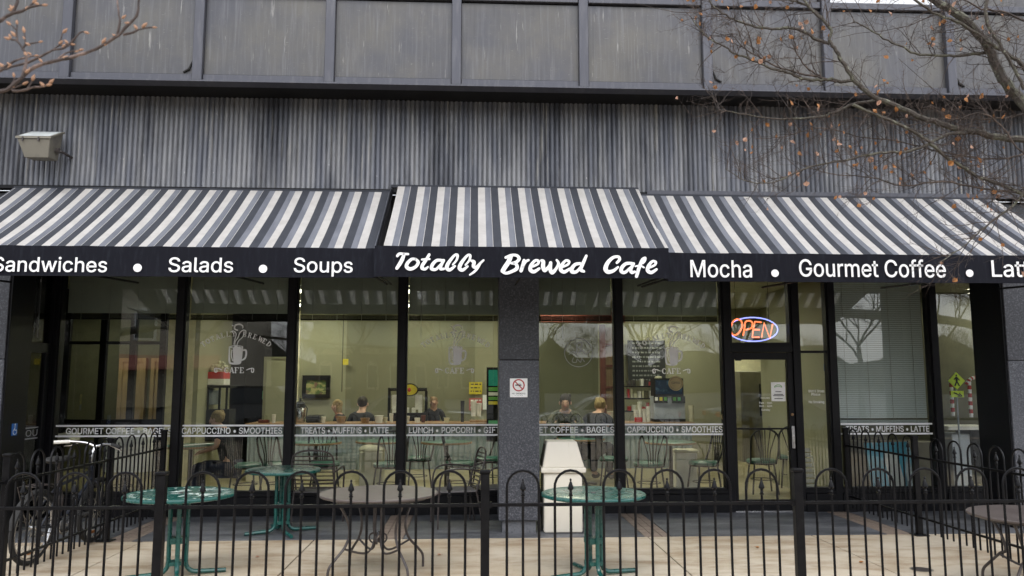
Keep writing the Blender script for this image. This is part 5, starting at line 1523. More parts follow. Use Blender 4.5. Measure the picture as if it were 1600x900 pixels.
bx(bsf,1268,1278,643,652,2.75,0.02,M['cup'],'small_card')
pst = empty('window_poster', (wx(1287,0.2),0.2,1.2), 'narrow blue and yellow picture card hanging at the edge of the sidelight', 'poster')
bx(pst,1282,1292,569,580,0.15,0.01,M['blue'],'upper_part'); bx(pst,1282,1292,580,590,0.15,0.01,M['cream_plastic'],'lower_part')
MB().tube([(wx(1290,0.2),0.2,zat(1290,690,0.2)),(wx(1290,0.2),0.2,zat(1290,600,0.2))],0.012,6).build('beaded_strip', M['silverblue'], pst)
# literature rack
lr = empty('wire_rack', (wx(1240,0.6),0.6,FZ), 'white wire leaflet rack standing just inside the glass door', 'rack')
X0, X1 = wx(1226,0.6), wx(1262,0.6)
for xx in (X0, (X0+X1)/2, X1):
    MB().tube([(xx,0.55,FZ),(xx+0.02,0.75,zat(1240,712,0.7))],0.007,5).build('upright', M['white_paint'], lr)
for k in range(9):
    z = 0.15+k*0.068; y = 0.57+k*0.018
    MB().box(X0,X1,y-0.004,y+0.004,z,z+0.012).build('shelf_wire', M['white_paint'], lr)
    MB().box(X0+0.02,X1-0.02,y+0.006,y+0.010,z,z+0.05).build('leaflet', M['paper'], lr)
# blue poster box in right window
po_ = empty('display_poster', (wx(1378,0.45),0.45,0.3), 'large blue and white printed poster leaning inside the right window', 'poster')
pq = [(wx(1338,0.4),zat(1350,692,0.4)),(wx(1404,0.4),zat(1400,690,0.4)),(wx(1418,0.4),zat(1410,763,0.4)),(wx(1346,0.4),zat(1350,763,0.4))]
MB().prism(pq,'y',0.38,0.42).build('board', M['blueprint'], po_)
wq = [(wx(1367,0.37),zat(1367,708,0.37)),(wx(1387,0.37),zat(1387,708,0.37)),(wx(1398,0.37),zat(1398,762,0.37)),(wx(1374,0.37),zat(1374,762,0.37))]
MB().prism(wq,'y',0.368,0.379).build('white_panel', M['paper'], po_)
boxy('grey_cabinet',1326,1460,690,768,1.2,0.4,M['lamp_body'],'grey-brown cabinet behind the blue poster','cabinet')
# right-most window contents
boxy('white_cabinet',1472,1500,678,768,1.3,0.4,M['silverblue'],'pale cabinet in the far right window, left part','cabinet')
boxy('dark_cabinet',1502,1540,670,735,1.4,0.4,M['dark_int'],'dark cabinet in the far right window, right of the pale one','cabinet')
boxy('orange_box',1517,1545,708,718,1.35,0.04,M['leaf'],'orange box in front of the dark cabinet','box')
boxy('white_shelf',1468,1540,666,672,1.1,0.5,M['cup'],'long white shelf across the far right window','shelf',0.003)
# plant in W3 (reflected leaves near wall plant)
# papers on customer's table
pp = MB(); X = wx(315,1.1)
for k in range(5): pp.box(X-0.15+k*0.07, X-0.05+k*0.07, 1.0+k*0.02, 1.15+k*0.02, FZ+0.738+k*0.004, FZ+0.741+k*0.004)
tag(pp.build('paper_wrappers', M['paper']), 'crumpled white papers on the seated customer\'s table', 'papers')
boxy('blue_tub',100,125,678,690,1.6,0.3,M['cup'],'white tray low inside the leftmost window','tray')

cord_ = MB().tube([(wx(538,4.0),4.0,3.1),(wx(538,4.0),4.0,zat(538,612,4.0))],0.006,5).build('hanging_cord', M['rubber'])
tag(cord_, 'thin dark cord hanging from the ceiling above the blond woman', 'cord')
for k,(px,Y,h,r_,m_,lab) in enumerate([(606,3.35,0.09,0.04,'cream_plastic','small cream jar on the counter just right of the white pot'),(615,3.4,0.15,0.035,'cup','white bottle on the counter left of the display case'),
    (655,3.3,0.08,0.05,'cup','low white bowl on the counter under the display case'),(664,3.35,0.12,0.04,'red_wood','dark red jar on the counter right of the display case'),
    (700,3.3,0.08,0.05,'cream_plastic','cream bowl on the counter right of the woman in the apron'),(1075,3.35,0.28,0.05,'cream_plastic','tall cream dispenser on the counter right of the drinks machine'),
    (945,3.25,0.09,0.05,'red','small red tub between the two pale tubs'),(917,3.35,0.12,0.05,'dark_int','dark jar on the counter behind the hunched pair')]):
    cup(px,Y,0.985,h,r_,M[m_],lab,'jar','jar')
vs_ = empty('flower_vase', (wx(774,3.4),3.4,0.985), 'vase of yellow flowers on the counter beside the menu stand', 'vase')
X = vs_.location.x
MB().lathe([(0.03,0),(0.05,0.05),(0.035,0.12),(0.045,0.14)],(X,3.4,0.985),12).build('vase', M['cream_plastic'], vs_, smooth=True)
fm_ = MB(); random.seed(14)
for k in range(22):
    px_, py_, pz_ = X+random.uniform(-0.10,0.10), 3.4+random.uniform(-0.06,0.06), 1.15+random.uniform(0.0,0.13)
    fm_.ball((px_,py_,pz_),(0.016,0.016,0.012),5,3); fm_.tube([(X,3.4,1.1),(px_,py_,pz_)],0.002,3,cap=False)
fm_.build('flowers', M['yellow'], vs_, kind='stuff')

# ================================================================ PEOPLE
def skin_mesh(name, verts, edges, radii, m_, parent, sub=1, root=0):
    me = bpy.data.meshes.new(name)
    me.from_pydata(verts, edges, [])
    o = bpy.data.objects.new(name, me); COL.objects.link(o)
    md = o.modifiers.new('s', 'SKIN')
    sv = me.skin_vertices[0].data
    for i, r_ in enumerate(radii):
        sv[i].radius = r_ if isinstance(r_, tuple) else (r_, r_)
    sv[root].use_root = True
    ms = o.modifiers.new('u', 'SUBSURF'); ms.levels = sub; ms.render_levels = sub
    dg = bpy.context.evaluated_depsgraph_get()
    nm = bpy.data.meshes.new_from_object(o.evaluated_get(dg))
    bpy.data.objects.remove(o)
    nm.name = name
    nm.materials.clear(); nm.materials.append(m_)
    nm.polygons.foreach_set('use_smooth', [True]*len(nm.polygons))
    return link_mesh(name, nm, parent)

def person(loc, rz, label, pose, top_m, leg_m, hair_m, long_hair=False, apron=False, sleeves='short', scale=1.0):
    P = empty('person', loc, label, 'person', None, rz)
    P.scale = (scale*0.95,)*3
    lean = pose.get('lean', 0.0)
    sit = pose.get('sit', False)
    hz = 0.50 if sit else 0.90
    ca, sa = math.cos(lean), math.sin(lean)
    def T(x, y, z):      # torso point leaning forward (-y) about the hips
        dz = z
        return (x, y*ca - dz*sa, hz + dz*ca + y*sa)
    V = {}
    V['pelvis'] = (0,0,hz); V['waist'] = T(0,0,0.17); V['chest'] = T(0,0.01,0.36); V['neckb'] = T(0,0.01,0.50)
    V['neck'] = T(0,-0.01,0.56)
    hd = pose.get('head', (0,-0.02,0.0))
    V['jaw'] = tuple(a+b for a, b in zip(T(0,-0.035,0.62), hd)); V['skull'] = tuple(a+b for a, b in zip(T(0,-0.02,0.70), hd)); V['crown'] = tuple(a+b for a, b in zip(T(0,-0.005,0.77), hd))
    V['nose'] = tuple(a+b for a, b in zip(T(0,-0.125,0.675), hd))
    for s_, S in ((-1,'r'),(1,'l')):
        V['sh'+S] = T(s_*0.17,0,0.47)
        e_, w_ = pose['arm'+S]
        V['el'+S] = e_; V['wr'+S] = w_
        d = Vector(w_)-Vector(e_); d.normalize()
        V['pa'+S] = tuple(Vector(w_)+d*0.07)
        for k in range(4):
            side = Vector((1,0,0)) if abs(d.x) < 0.7 else Vector((0,1,0))
            b0 = Vector(w_)+d*0.095+side*(k-1.5)*0.021
            V['f%d%s' % (k,S)] = tuple(b0)
            V['g%d%s' % (k,S)] = tuple(b0+d*(0.055+0.008*(1-abs(k-1.5)))+Vector((0,0,-0.022)))
        tb_ = Vector(w_)+d*0.04+side*(0.045 if s_ < 0 else -0.045)
        V['t'+S] = tuple(tb_+d*0.035)
        V['hip'+S] = (s_*0.095, 0.0, hz-0.04)
        if sit:
            V['kn'+S] = (s_*0.13,-0.43,hz-0.0); V['an'+S] = (s_*0.12,-0.40,0.09); V['toe'+S] = (s_*0.13,-0.56,0.035)
        else:
            V['kn'+S] = (s_*0.10,-0.02,0.48); V['an'+S] = (s_*0.10,0.02,0.08); V['toe'+S] = (s_*0.12,-0.15,0.035)
    Rr = {'pelvis':(0.14,0.11),'waist':(0.125,0.095),'chest':(0.15,0.11),'neckb':0.07,'neck':0.052,'jaw':0.066,'skull':(0.082,0.096),'crown':0.062,'nose':0.014}
    for S in 'rl':
        Rr.update({'sh'+S:0.058,'el'+S:0.042,'wr'+S:0.028,'pa'+S:(0.042,0.018),'t'+S:0.010,'hip'+S:0.085,'kn'+S:0.06,'an'+S:0.042,'toe'+S:0.035})
        for k in range(4): Rr['f%d%s'%(k,S)] = 0.0095; Rr['g%d%s'%(k,S)] = 0.007
    E = [('pelvis','waist'),('waist','chest'),('chest','neckb'),('neckb','neck'),('neck','jaw'),('jaw','skull'),('skull','crown'),('skull','nose')]
    for S in 'rl':
        E += [('neckb','sh'+S),('sh'+S,'el'+S),('el'+S,'wr'+S),('wr'+S,'pa'+S),('pa'+S,'t'+S),('pelvis','hip'+S),('hip'+S,'kn'+S),('kn'+S,'an'+S),('an'+S,'toe'+S)]
        for k in range(4): E += [('pa'+S,'f%d%s'%(k,S)),('f%d%s'%(k,S),'g%d%s'%(k,S))]
    names = list(Rr.keys()); idx = {n: i for i, n in enumerate(names)}
    skin_mesh('body', [V[n] for n in names], [(idx[a], idx[b]) for a, b in E], [Rr[n] for n in names], M['skin'], P)
    def cloth(nm, keys, edges, grow, m_, cuts={}):
        vs = []; rr = []; ix = {}
        for n in keys:
            ix[n] = len(vs)
            v = V[n]
            if n in cuts:
                a, t = cuts[n]; v = tuple(Vector(V[a]).lerp(Vector(V[n]), t))
            vs.append(v)
            r_ = Rr[n]; r_ = r_ if isinstance(r_, tuple) else (r_, r_)
            if n in cuts: r_ = (0.05, 0.05)
            rr.append((r_[0]*grow+0.008, r_[1]*grow+0.008))
        skin_mesh(nm, vs, [(ix[a], ix[b]) for a, b in edges], rr, m_, P)
    tk = ['pelvis','waist','chest','neckb','shr','shl','elr','ell']; te = [('pelvis','waist'),('waist','chest'),('chest','neckb'),('neckb','shr'),('neckb','shl'),('shr','elr'),('shl','ell')]
    cuts = {}
    if sleeves == 'long':
        tk += ['wrr','wrl']; te += [('elr','wrr'),('ell','wrl')]
    else: cuts = {'elr': ('shr',0.7), 'ell': ('shl',0.7)}
    cloth('shirt', tk, te, 1.12, top_m, cuts)
    cloth('trousers', ['pelvis','hipr','hipl','knr','knl','anr','anl'], [('pelvis','hipr'),('pelvis','hipl'),('hipr','knr'),('hipl','knl'),('knr','anr'),('knl','anl')], 1.12, leg_m)
    for S in 'rl':
        a_ = Vector(V['toe'+S]); MB().ball((a_.x, a_.y+0.06, 0.045),(0.05,0.13,0.045),10,6).build('shoe', M['rubber'], P, smooth=True, world=False)
    h = Vector(V['skull'])
    hm = MB(); hm.ball((h.x, h.y+0.026, h.z+0.026),(0.086,0.098,0.098),14,9)
    for q_ in range(9): hm.ball((h.x+random.uniform(-0.06,0.06), h.y+0.03+random.uniform(-0.03,0.06), h.z+random.uniform(0.0,0.10)),(0.035,0.035,0.035),7,5)
    if long_hair: hm.ball((h.x, h.y+0.055, h.z-0.06),(0.085,0.06,0.12),12,8)
    hm.build('hair', hair_m, P, smooth=True, world=False)
    for s_ in (-1,1):
        MB().ball((h.x+s_*0.032, h.y-0.088, h.z+0.0),(0.012,0.008,0.008),8,6).build('eye', M['eye'], P, world=False)
        MB().ball((h.x+s_*0.087, h.y+0.0, h.z-0.02),(0.012,0.02,0.03),8,6).build('ear', M['skin'], P, smooth=True, world=False)
    MB().ball((h.x, h.y-0.088, h.z-0.062),(0.024,0.008,0.006),8,5).build('mouth', M['pink'], P, world=False)
    if apron:
        c_ = Vector(V['waist'])
        ap = MB(); ap.prism([(-0.15,0.10),(0.15,0.10),(0.17,-0.45),(-0.17,-0.45)],'y',-0.155,-0.145)
        for k in range(len(ap.v)): ap.v[k] = (ap.v[k][0], ap.v[k][1]+abs(ap.v[k][0])*0.25, ap.v[k][2]+c_.z)
        ap.build('apron', M['crimson'], P, world=False)
    return P
sitarms = {'armr': ((-0.24,-0.10,0.78),(-0.12,-0.34,0.70)), 'arml': ((0.24,-0.10,0.78),(0.12,-0.34,0.70))}
# seated customer, facing left (rz -90 turns -Y towards -X)
person((wx(368,1.1), 1.1, FZ-0.02), R(-90), 'seated customer in a black shirt and navy trousers facing left at a table inside', dict(sit=True, lean=0.22, head=(0,-0.03,-0.02), **sitarms), M['blackshirt'], M['navy'], M['blond'], scale=1.02)
stool_m = None
def stool(px, Y, lab):
    e = empty('bar_stool', (wx(px,Y),Y,FZ), lab, 'stool', 'bar stools in the cafe')
    MB().lathe([(0.16,0.60),(0.18,0.61),(0.18,0.64),(0.15,0.655)],(0,0,0),18).build('seat', M['seat_green'], e, smooth=True, world=False)
    for k in range(4):
        a_ = k*math.pi/2+0.4
        MB().tube([(math.cos(a_)*0.10,math.sin(a_)*0.10,0.60),(math.cos(a_)*0.19,math.sin(a_)*0.19,0)],0.012,6).build('leg', M['iron'], e, world=False)
    return e
def lift(P, z): P.location.z += z
p = person((wx(540,4.2), 4.2, FZ), R(-95), 'blond woman in a dark top facing left behind the counter', dict(sit=True, lean=0.12, **sitarms), M['blackshirt'], M['navy'], M['blond'], long_hair=True, sleeves='long'); lift(p, 0.06)
p = person((wx(567,3.95), 3.95, FZ), R(170), 'dark-haired person in a black top seen from behind at the counter', dict(sit=True, lean=0.15, **sitarms), M['blackshirt'], M['navy'], M['darkhair'], scale=1.1, sleeves='long')
p = person((wx(680,4.45), 4.45, FZ-0.02), R(5), 'brown-haired woman in a black top and red apron facing the street', dict(lean=0.05, armr=((-0.27,0.0,1.12),(-0.25,-0.12,0.92)), arml=((0.27,0.0,1.12),(0.25,-0.12,0.92))), M['blackshirt'], M['navy'], M['brownhair'], long_hair=True, apron=True, sleeves='long', scale=0.84)
p = person((wx(882,3.0), 2.95, FZ), R(-8), 'dark-haired person in an olive patterned jacket leaning over the table with clasped hands', dict(sit=True, lean=0.38, armr=((-0.27,-0.30,0.78),(-0.06,-0.50,0.80)), arml=((0.27,-0.30,0.78),(0.06,-0.50,0.80))), M['camo'], M['navy'], M['darkhair'], sleeves='long', scale=1.12); lift(p, 0.08)
p = person((wx(921,2.3), 2.3, FZ), R(150), 'person in a black coat hunched over, right of the one in the patterned jacket', dict(sit=True, lean=0.55, armr=((-0.27,-0.35,0.75),(-0.10,-0.52,0.78)), arml=((0.27,-0.35,0.75),(0.10,-0.52,0.78))), M['blackshirt'], M['navy'], M['blond'], sleeves='long', scale=1.15); lift(p, 0.05)

# ================================================================ TREES
random.seed(21)
LEAFPTS = []
def wander(p0, d, L, n, jit):
    pts = [Vector(p0)]; d = Vector(d).normalized()
    for i in range(n):
        d = (d + Vector((random.uniform(-1,1), random.uniform(-1,1)*0.8, random.uniform(-1,1)))*jit).normalized()
        pts.append(pts[-1] + d*(L/n))
    return pts
def twigs(mb, path, r0, level, dens, spread=0.9, up=0.15, leaves=0.0, scale=1.0, yflat=0.6):
    total = sum((path[i+1]-path[i]).length for i in range(len(path)-1))
    cnt = max(1, int(total*dens))
    for k in range(cnt):
        t = random.uniform(0.08, 1.0)*(len(path)-1)
        i = min(int(t), len(path)-2); f = t-i
        p = path[i].lerp(path[i+1], f)
        d = (path[i+1]-path[i]).normalized()
        side = Vector((random.uniform(-1,1), random.uniform(-1,1)*yflat, random.uniform(-1,1)+up))
        side = (side - d*side.dot(d))
        if side.length < 0.1: continue
        nd = (d*random.uniform(0.5,1.0) + side.normalized()*spread).normalized()
        L = random.uniform(0.10, 0.42)*scale*(1.0 if level > 0 else 0.5)
        pts = wander(p, nd, L, 4, 0.28)
        rr = r0*(0.45 if level > 0 else 0.6)
        mb.tube(pts, [rr, rr*0.85, rr*0.7, rr*0.55, rr*0.35], 4, cap=False)
        if random.random() < leaves: LEAFPTS.append((pts[-1], nd))
        if random.random() < leaves*0.5: LEAFPTS.append((pts[2], nd))
        if level > 0: twigs(mb, pts, rr, level-1, dens*1.2, spread, up, leaves, scale*0.6, yflat)

tr = empty('tree', (13.2, -6.4, 0), 'bare grey-green branched tree with a few dry orange leaves reaching in from the right', 'tree')
trunk = smooth_path([(13.2,-6.4,0),(13.1,-6.35,1.2),(12.6,-6.2,2.2),(10.4,-5.9,2.9),(7.4,-5.5,3.1)], 4)
MB().tube(trunk, [0.16-0.09*i/(len(trunk)-1) for i in range(len(trunk))], 12).build('trunk', M['bark'], tr, smooth=True)
YT = -4.9
A = [(4.251, -5.200, 2.964), (4.100, -5.100, 3.389), (4.048, -4.900, 3.712), (3.958, -4.900, 3.825), (3.880, -4.900, 3.972), (3.833, -4.900, 4.120), (3.714, -4.900, 4.284), (3.590, -4.900, 4.398), (3.464, -4.900, 4.470), (3.308, -4.900, 4.593), (3.088, -4.900, 4.756)]
Bb = [(4.270, -5.200, 3.177), (4.096, -5.100, 3.335), (3.968, -5.000, 3.395), (3.848, -4.900, 3.441), (3.689, -4.900, 3.479), (3.530, -4.900, 3.500), (3.404, -4.900, 3.547), (3.246, -4.900, 3.593), (3.090, -4.900, 3.671), (2.933, -4.900, 3.733), (2.841, -4.900, 3.804), (2.780, -4.900, 3.868), (2.707, -4.900, 3.998), (2.648, -4.900, 4.103), (2.618, -4.900, 4.160), (2.630, -4.900, 4.243), (2.562, -4.900, 4.324), (2.469, -4.900, 4.421), (2.409, -4.900, 4.520)]
Cc = [(3.861, -4.870, 4.117), (3.803, -4.870, 4.102), (3.620, -4.870, 4.079), (3.456, -4.870, 4.075), (3.277, -4.870, 4.088), (3.167, -4.870, 4.144), (3.039, -4.870, 4.199), (2.898, -4.870, 4.296), (2.819, -4.870, 4.327)]
Dd = [(2.650, -4.850, 4.164), (2.544, -4.850, 4.185), (2.456, -4.850, 4.245), (2.344, -4.850, 4.278), (2.245, -4.850, 4.268), (2.094, -4.850, 4.276), (1.937, -4.850, 4.327), (1.863, -4.850, 4.364), (1.782, -4.850, 4.417), (1.724, -4.850, 4.494)]
Ee = [(2.843, -4.800, 3.901), (2.743, -4.800, 3.889), (2.660, -4.800, 3.905), (2.553, -4.800, 3.895), (2.439, -4.800, 3.908), (2.327, -4.800, 3.953), (2.214, -4.800, 3.974), (2.103, -4.800, 4.026), (1.991, -4.800, 4.070), (1.916, -4.800, 4.100), (1.857, -4.800, 4.145), (1.767, -4.800, 4.190), (1.694, -4.800, 4.251), (1.614, -4.800, 4.367)]
Ff = [(2.985, -4.800, 3.746), (2.820, -4.800, 3.710), (2.704, -4.800, 3.659), (2.573, -4.800, 3.616), (2.410, -4.800, 3.597), (2.169, -4.800, 3.593), (2.042, -4.800, 3.615), (1.867, -4.800, 3.645), (1.803, -4.800, 3.652)]
Gg = [(3.575, -4.950, 3.453), (3.463, -4.950, 3.451), (3.365, -4.950, 3.410), (3.250, -4.950, 3.352), (3.121, -4.950, 3.311), (2.963, -4.950, 3.300), (2.804, -4.950, 3.274), (2.645, -4.950, 3.233), (2.487, -4.950, 3.207), (2.329, -4.950, 3.158), (2.186, -4.950, 3.086), (2.046, -4.950, 3.061), (1.908, -4.950, 3.090), (1.788, -4.950, 3.166)]
Hh = [(2.745, -4.950, 3.655), (2.962, -4.950, 3.563), (3.116, -4.950, 3.493), (3.239, -4.950, 3.424), (3.329, -4.950, 3.345), (3.435, -4.950, 3.260), (3.541, -4.950, 3.190), (3.663, -4.950, 3.120), (3.788, -4.950, 3.082), (3.911, -4.950, 3.029), (4.064, -4.950, 2.944)]
Ii = [(4.114, -5.000, 3.231), (3.938, -5.000, 3.009), (3.835, -5.000, 2.899), (3.702, -5.000, 2.804), (3.602, -5.000, 2.726), (3.519, -5.000, 2.649), (3.405, -5.000, 2.571), (3.276, -5.000, 2.494)]
Jj = [(4.078, -5.000, 3.773), (3.997, -5.000, 3.966), (3.859, -5.000, 4.061), (3.706, -5.000, 4.172), (3.552, -5.000, 4.267), (3.395, -5.000, 4.329), (3.241, -5.000, 4.424), (3.151, -5.000, 4.537)]
Kk = [(4.192, -4.800, 3.387), (4.022, -4.800, 3.327), (3.857, -4.800, 3.308), (3.613, -4.800, 3.329), (3.387, -4.800, 3.375), (3.130, -4.800, 3.437), (2.840, -4.800, 3.465), (2.568, -4.800, 3.526), (2.292, -4.800, 3.456), (2.067, -4.800, 3.437)]
Ll = [(4.263, -4.850, 3.701), (4.010, -4.850, 3.623), (3.763, -4.850, 3.594), (3.518, -4.850, 3.598), (3.274, -4.850, 3.586), (3.049, -4.850, 3.615), (2.841, -4.850, 3.644)]
Mm = [(3.763, -5.050, 4.526), (3.715, -5.050, 4.296), (3.796, -5.050, 4.103), (3.908, -5.050, 3.895), (3.961, -5.050, 3.752)]
Nn = [(4.079, -5.050, 4.239), (3.878, -5.050, 4.332), (3.687, -5.050, 4.360), (3.501, -5.050, 4.454)]
Oo = [(2.697, -4.800, 3.882), (2.592, -4.800, 3.919), (2.503, -4.800, 3.972), (2.438, -4.800, 4.048), (2.389, -4.800, 4.149), (2.369, -4.800, 4.219)]
Pp = [(2.679, -4.800, 4.289), (2.628, -4.800, 4.367), (2.540, -4.800, 4.452), (2.450, -4.800, 4.497), (2.351, -4.800, 4.526)]
Qq = [(2.592, -4.800, 3.911), (2.328, -4.800, 3.968), (2.178, -4.800, 4.028), (2.052, -4.800, 4.103), (1.964, -4.800, 4.179), (1.913, -4.800, 4.248)]
Rr_ = [(4.169, -4.950, 3.055), (3.894, -4.950, 3.021), (3.626, -4.950, 3.049), (3.376, -4.950, 3.093), (3.090, -4.950, 3.058), (2.842, -4.950, 3.118), (2.608, -4.950, 3.130), (2.408, -4.950, 3.175)]
Ss = [(4.048, -5.000, 3.199), (3.916, -5.000, 3.339), (3.756, -5.000, 3.543), (3.632, -5.000, 3.589), (3.502, -5.000, 3.539)]
limbs = [(A,0.030,0.017), (Bb,0.021,0.005), (Cc,0.010,0.003), (Dd,0.010,0.004), (Ee,0.010,0.003), (Ff,0.008,0.002), (Gg,0.009,0.002), (Hh,0.009,0.010), (Ii,0.008,0.002), (Jj,0.012,0.006),
         (Kk,0.006,0.002), (Ll,0.006,0.002), (Mm,0.010,0.008), (Nn,0.007,0.003), (Oo,0.006,0.002), (Pp,0.009,0.005), (Qq,0.006,0.002), (Rr_,0.007,0.002), (Ss,0.006,0.002)]
tw = MB()
for pts, r0, r1 in limbs:
    sp = smooth_path(pts, 4)
    n = len(sp)
    # small natural crookedness
    for i in range(1, n-1): sp[i] = sp[i] + Vector((random.uniform(-1,1), random.uniform(-2,2), random.uniform(-1,1)))*0.004
    MB().tube(sp, [1.4*(r0+(r1-r0)*i/(n-1)) for i in range(n)], 8 if r0 > 0.012 else 6).build('limb', M['bark'] if r0 > 0.0075 else M['twig'], tr, smooth=True)
    twigs(tw, sp, min(0.009, max(r1, 0.0072)), 2, 19.0 if r0 < 0.02 else 13.0, leaves=0.028, scale=0.95)
    twigs(tw, sp, 0.008, 2, 1.6, leaves=0.03, scale=1.9)
tw.build('twigs', M['twig'], tr, kind='stuff')
tk_ = MB()
tk_.tube(smooth_path([(7.4,-5.5,3.1), (5.6,-5.3,3.2), A[0]],4), 0.05, 8)
tk_.tube(smooth_path([(10.4,-5.9,2.9), (6.5,-5.4,3.05), Bb[0]],4), 0.03, 8)
tk_.build('fork', M['bark'], tr, smooth=True)
def leaf_mesh(m_):
    mb = MB(); L = 0.040; W = 0.020
    prof = [(0,0),(0.25,0.75),(0.5,1.0),(0.75,0.75),(1,0)]
    vs = []; fs = []
    for t, w_ in prof:
        c_ = 0.006*math.sin(t*3)
        vs += [(-W*w_-0.0004, 0.006*w_, -t*L), (0, -c_, -t*L), (W*w_+0.0004, 0.006*w_, -t*L)]
    for i in range(4):
        for j in range(2): fs.append((i*3+j, i*3+j+1, i*3+j+4, i*3+j+3))
    mb.add(vs, fs); mb.tube([(0,0,0.012),(0,0,0)], 0.001, 3, cap=False)
    return mb.mesh('leaf', m_, smooth=True)
lm = [leaf_mesh(M['leaf']), leaf_mesh(M['leaf2']), leaf_mesh(M['leaf'])]
random.shuffle(LEAFPTS)
for i, (p, d) in enumerate(LEAFPTS[:200]):
    o = link_mesh('leaf', lm[i % 3], tr)
    s = random.uniform(0.65, 1.2)
    o.location = p - Vector(tr.location)
    o.rotation_euler = (random.uniform(-0.7,0.7), random.uniform(-0.9,0.9), random.uniform(0,6.28))
    o.scale = (s*random.uniform(0.6,1.1), s, s*random.uniform(0.7,1.1))

# near-left twig of a second tree, close to the viewpoint
tl_ = empty('tree', (-9.0, -8.2, 0), 'bare pinkish budding branch of a tree close by at the upper left corner', 'tree')
MB().tube(smooth_path([(-9.0,-8.2,0),(-8.9,-8.2,1.5),(-8.5,-8.1,2.6),(-7.2,-7.9,2.9)],4), 0.09, 12).build('trunk', M['bark'], tl_, smooth=True)
NL = [([(-1.971, -7.650, 2.449), (-1.790, -7.600, 2.632), (-1.699, -7.600, 2.671), (-1.653, -7.600, 2.680), (-1.609, -7.600, 2.723), (-1.565, -7.600, 2.766), (-1.519, -7.600, 2.783), (-1.449, -7.600, 2.802), (-1.410, -7.600, 2.815), (-1.364, -7.600, 2.833), (-1.333, -7.600, 2.851), (-1.291, -7.600, 2.882), (-1.275, -7.600, 2.893), (-1.257, -7.600, 2.921), (-1.234, -7.600, 2.943), (-1.216, -7.600, 2.978), (-1.215, -7.600, 3.026), (-1.214, -7.600, 3.052)], 0.0075),
      ([(-1.263, -7.600, 2.893), (-1.232, -7.600, 2.902), (-1.201, -7.600, 2.916), (-1.161, -7.600, 2.923)], 0.0045), ([(-1.284, -7.600, 2.895), (-1.276, -7.600, 2.938), (-1.284, -7.600, 2.981), (-1.291, -7.600, 3.032)], 0.0045),
      ([(-1.577, -7.650, 2.704), (-1.565, -7.650, 2.758), (-1.569, -7.650, 2.791), (-1.580, -7.650, 2.811), (-1.602, -7.650, 2.840), (-1.625, -7.650, 2.846)], 0.0055), ([(-1.580, -7.650, 2.811), (-1.572, -7.650, 2.832), (-1.579, -7.650, 2.870)], 0.004), ([(-1.572, -7.650, 2.826), (-1.547, -7.650, 2.833), (-1.528, -7.650, 2.837)], 0.0035),
      ([(-1.600, -7.650, 2.836), (-1.606, -7.650, 2.873), (-1.606, -7.650, 2.900)], 0.0035), ([(-1.609, -7.650, 2.882), (-1.627, -7.650, 2.898)], 0.003),
      ([(-1.901, -7.550, 2.648), (-1.727, -7.550, 2.761), (-1.689, -7.550, 2.779), (-1.618, -7.550, 2.802), (-1.564, -7.550, 2.831), (-1.533, -7.550, 2.851), (-1.493, -7.550, 2.859), (-1.470, -7.550, 2.879), (-1.441, -7.550, 2.918), (-1.425, -7.550, 2.923)], 0.005), ([(-1.735, -7.550, 2.761), (-1.678, -7.550, 2.797), (-1.635, -7.550, 2.819), (-1.596, -7.550, 2.828)], 0.0045),
      ([(-1.522, -7.550, 2.808), (-1.488, -7.550, 2.839), (-1.440, -7.550, 2.853)], 0.0035), ([(-1.510, -7.550, 2.869), (-1.504, -7.550, 2.904), (-1.501, -7.550, 2.917)], 0.0035), ([(-1.533, -7.550, 2.851), (-1.510, -7.550, 2.869), (-1.470, -7.550, 2.874)], 0.003),
      ([(-1.845, -7.600, 2.840), (-1.711, -7.600, 2.926), (-1.677, -7.600, 2.950), (-1.654, -7.600, 2.968), (-1.641, -7.600, 3.007), (-1.640, -7.600, 3.041)], 0.0075), ([(-1.658, -7.600, 2.963), (-1.619, -7.600, 2.975), (-1.592, -7.600, 2.991), (-1.553, -7.600, 2.998)], 0.006), ([(-1.604, -7.600, 2.982), (-1.582, -7.600, 3.008), (-1.572, -7.600, 3.034)], 0.004),
      ([(-1.633, -7.600, 2.676), (-1.591, -7.600, 2.681), (-1.568, -7.600, 2.690), (-1.529, -7.600, 2.695), (-1.510, -7.600, 2.706)], 0.0045), ([(-1.583, -7.600, 2.681), (-1.569, -7.600, 2.715)], 0.004), ([(-1.653, -7.600, 2.676), (-1.632, -7.600, 2.710), (-1.631, -7.600, 2.726)], 0.004), ([(-1.638, -7.600, 2.680), (-1.615, -7.600, 2.695), (-1.598, -7.600, 2.702)], 0.0035)]
buds = []
for pts, r0 in NL:
    sp = smooth_path(pts, 3)
    for i in range(1, len(sp)-1): sp[i] = sp[i] + Vector((random.uniform(-1,1),0,random.uniform(-1,1)))*0.0012
    n = len(sp)
    MB().tube(sp, [1.0*r0*(1-0.45*i/(n-1))*random.uniform(0.85,1.2) for i in range(n)], 7).build('limb', M['twig_pale'], tl_, smooth=True)
    buds.append((sp[-1], (sp[-1]-sp[-2]).normalized()))
    for k in range(n//5):
        i = random.randrange(1, n-1)
        buds.append((sp[i]+Vector((random.uniform(-1,1),0,random.uniform(-1,1)))*0.006, Vector((random.uniform(-1,1),0,random.uniform(0.1,1))).normalized()))
MB().tube(smooth_path([(-7.2,-7.9,2.9), (-5.0,-7.75,2.7), NL[0][0][0]],4), 0.03, 8).build('limb', M['bark'], tl_, smooth=True)
bmsh = MB().lathe([(0.002,0),(0.0055,0.006),(0.0065,0.012),(0.004,0.02),(0.001,0.026)], (0,0,0), 7).mesh('bud', M['bud'], smooth=True)
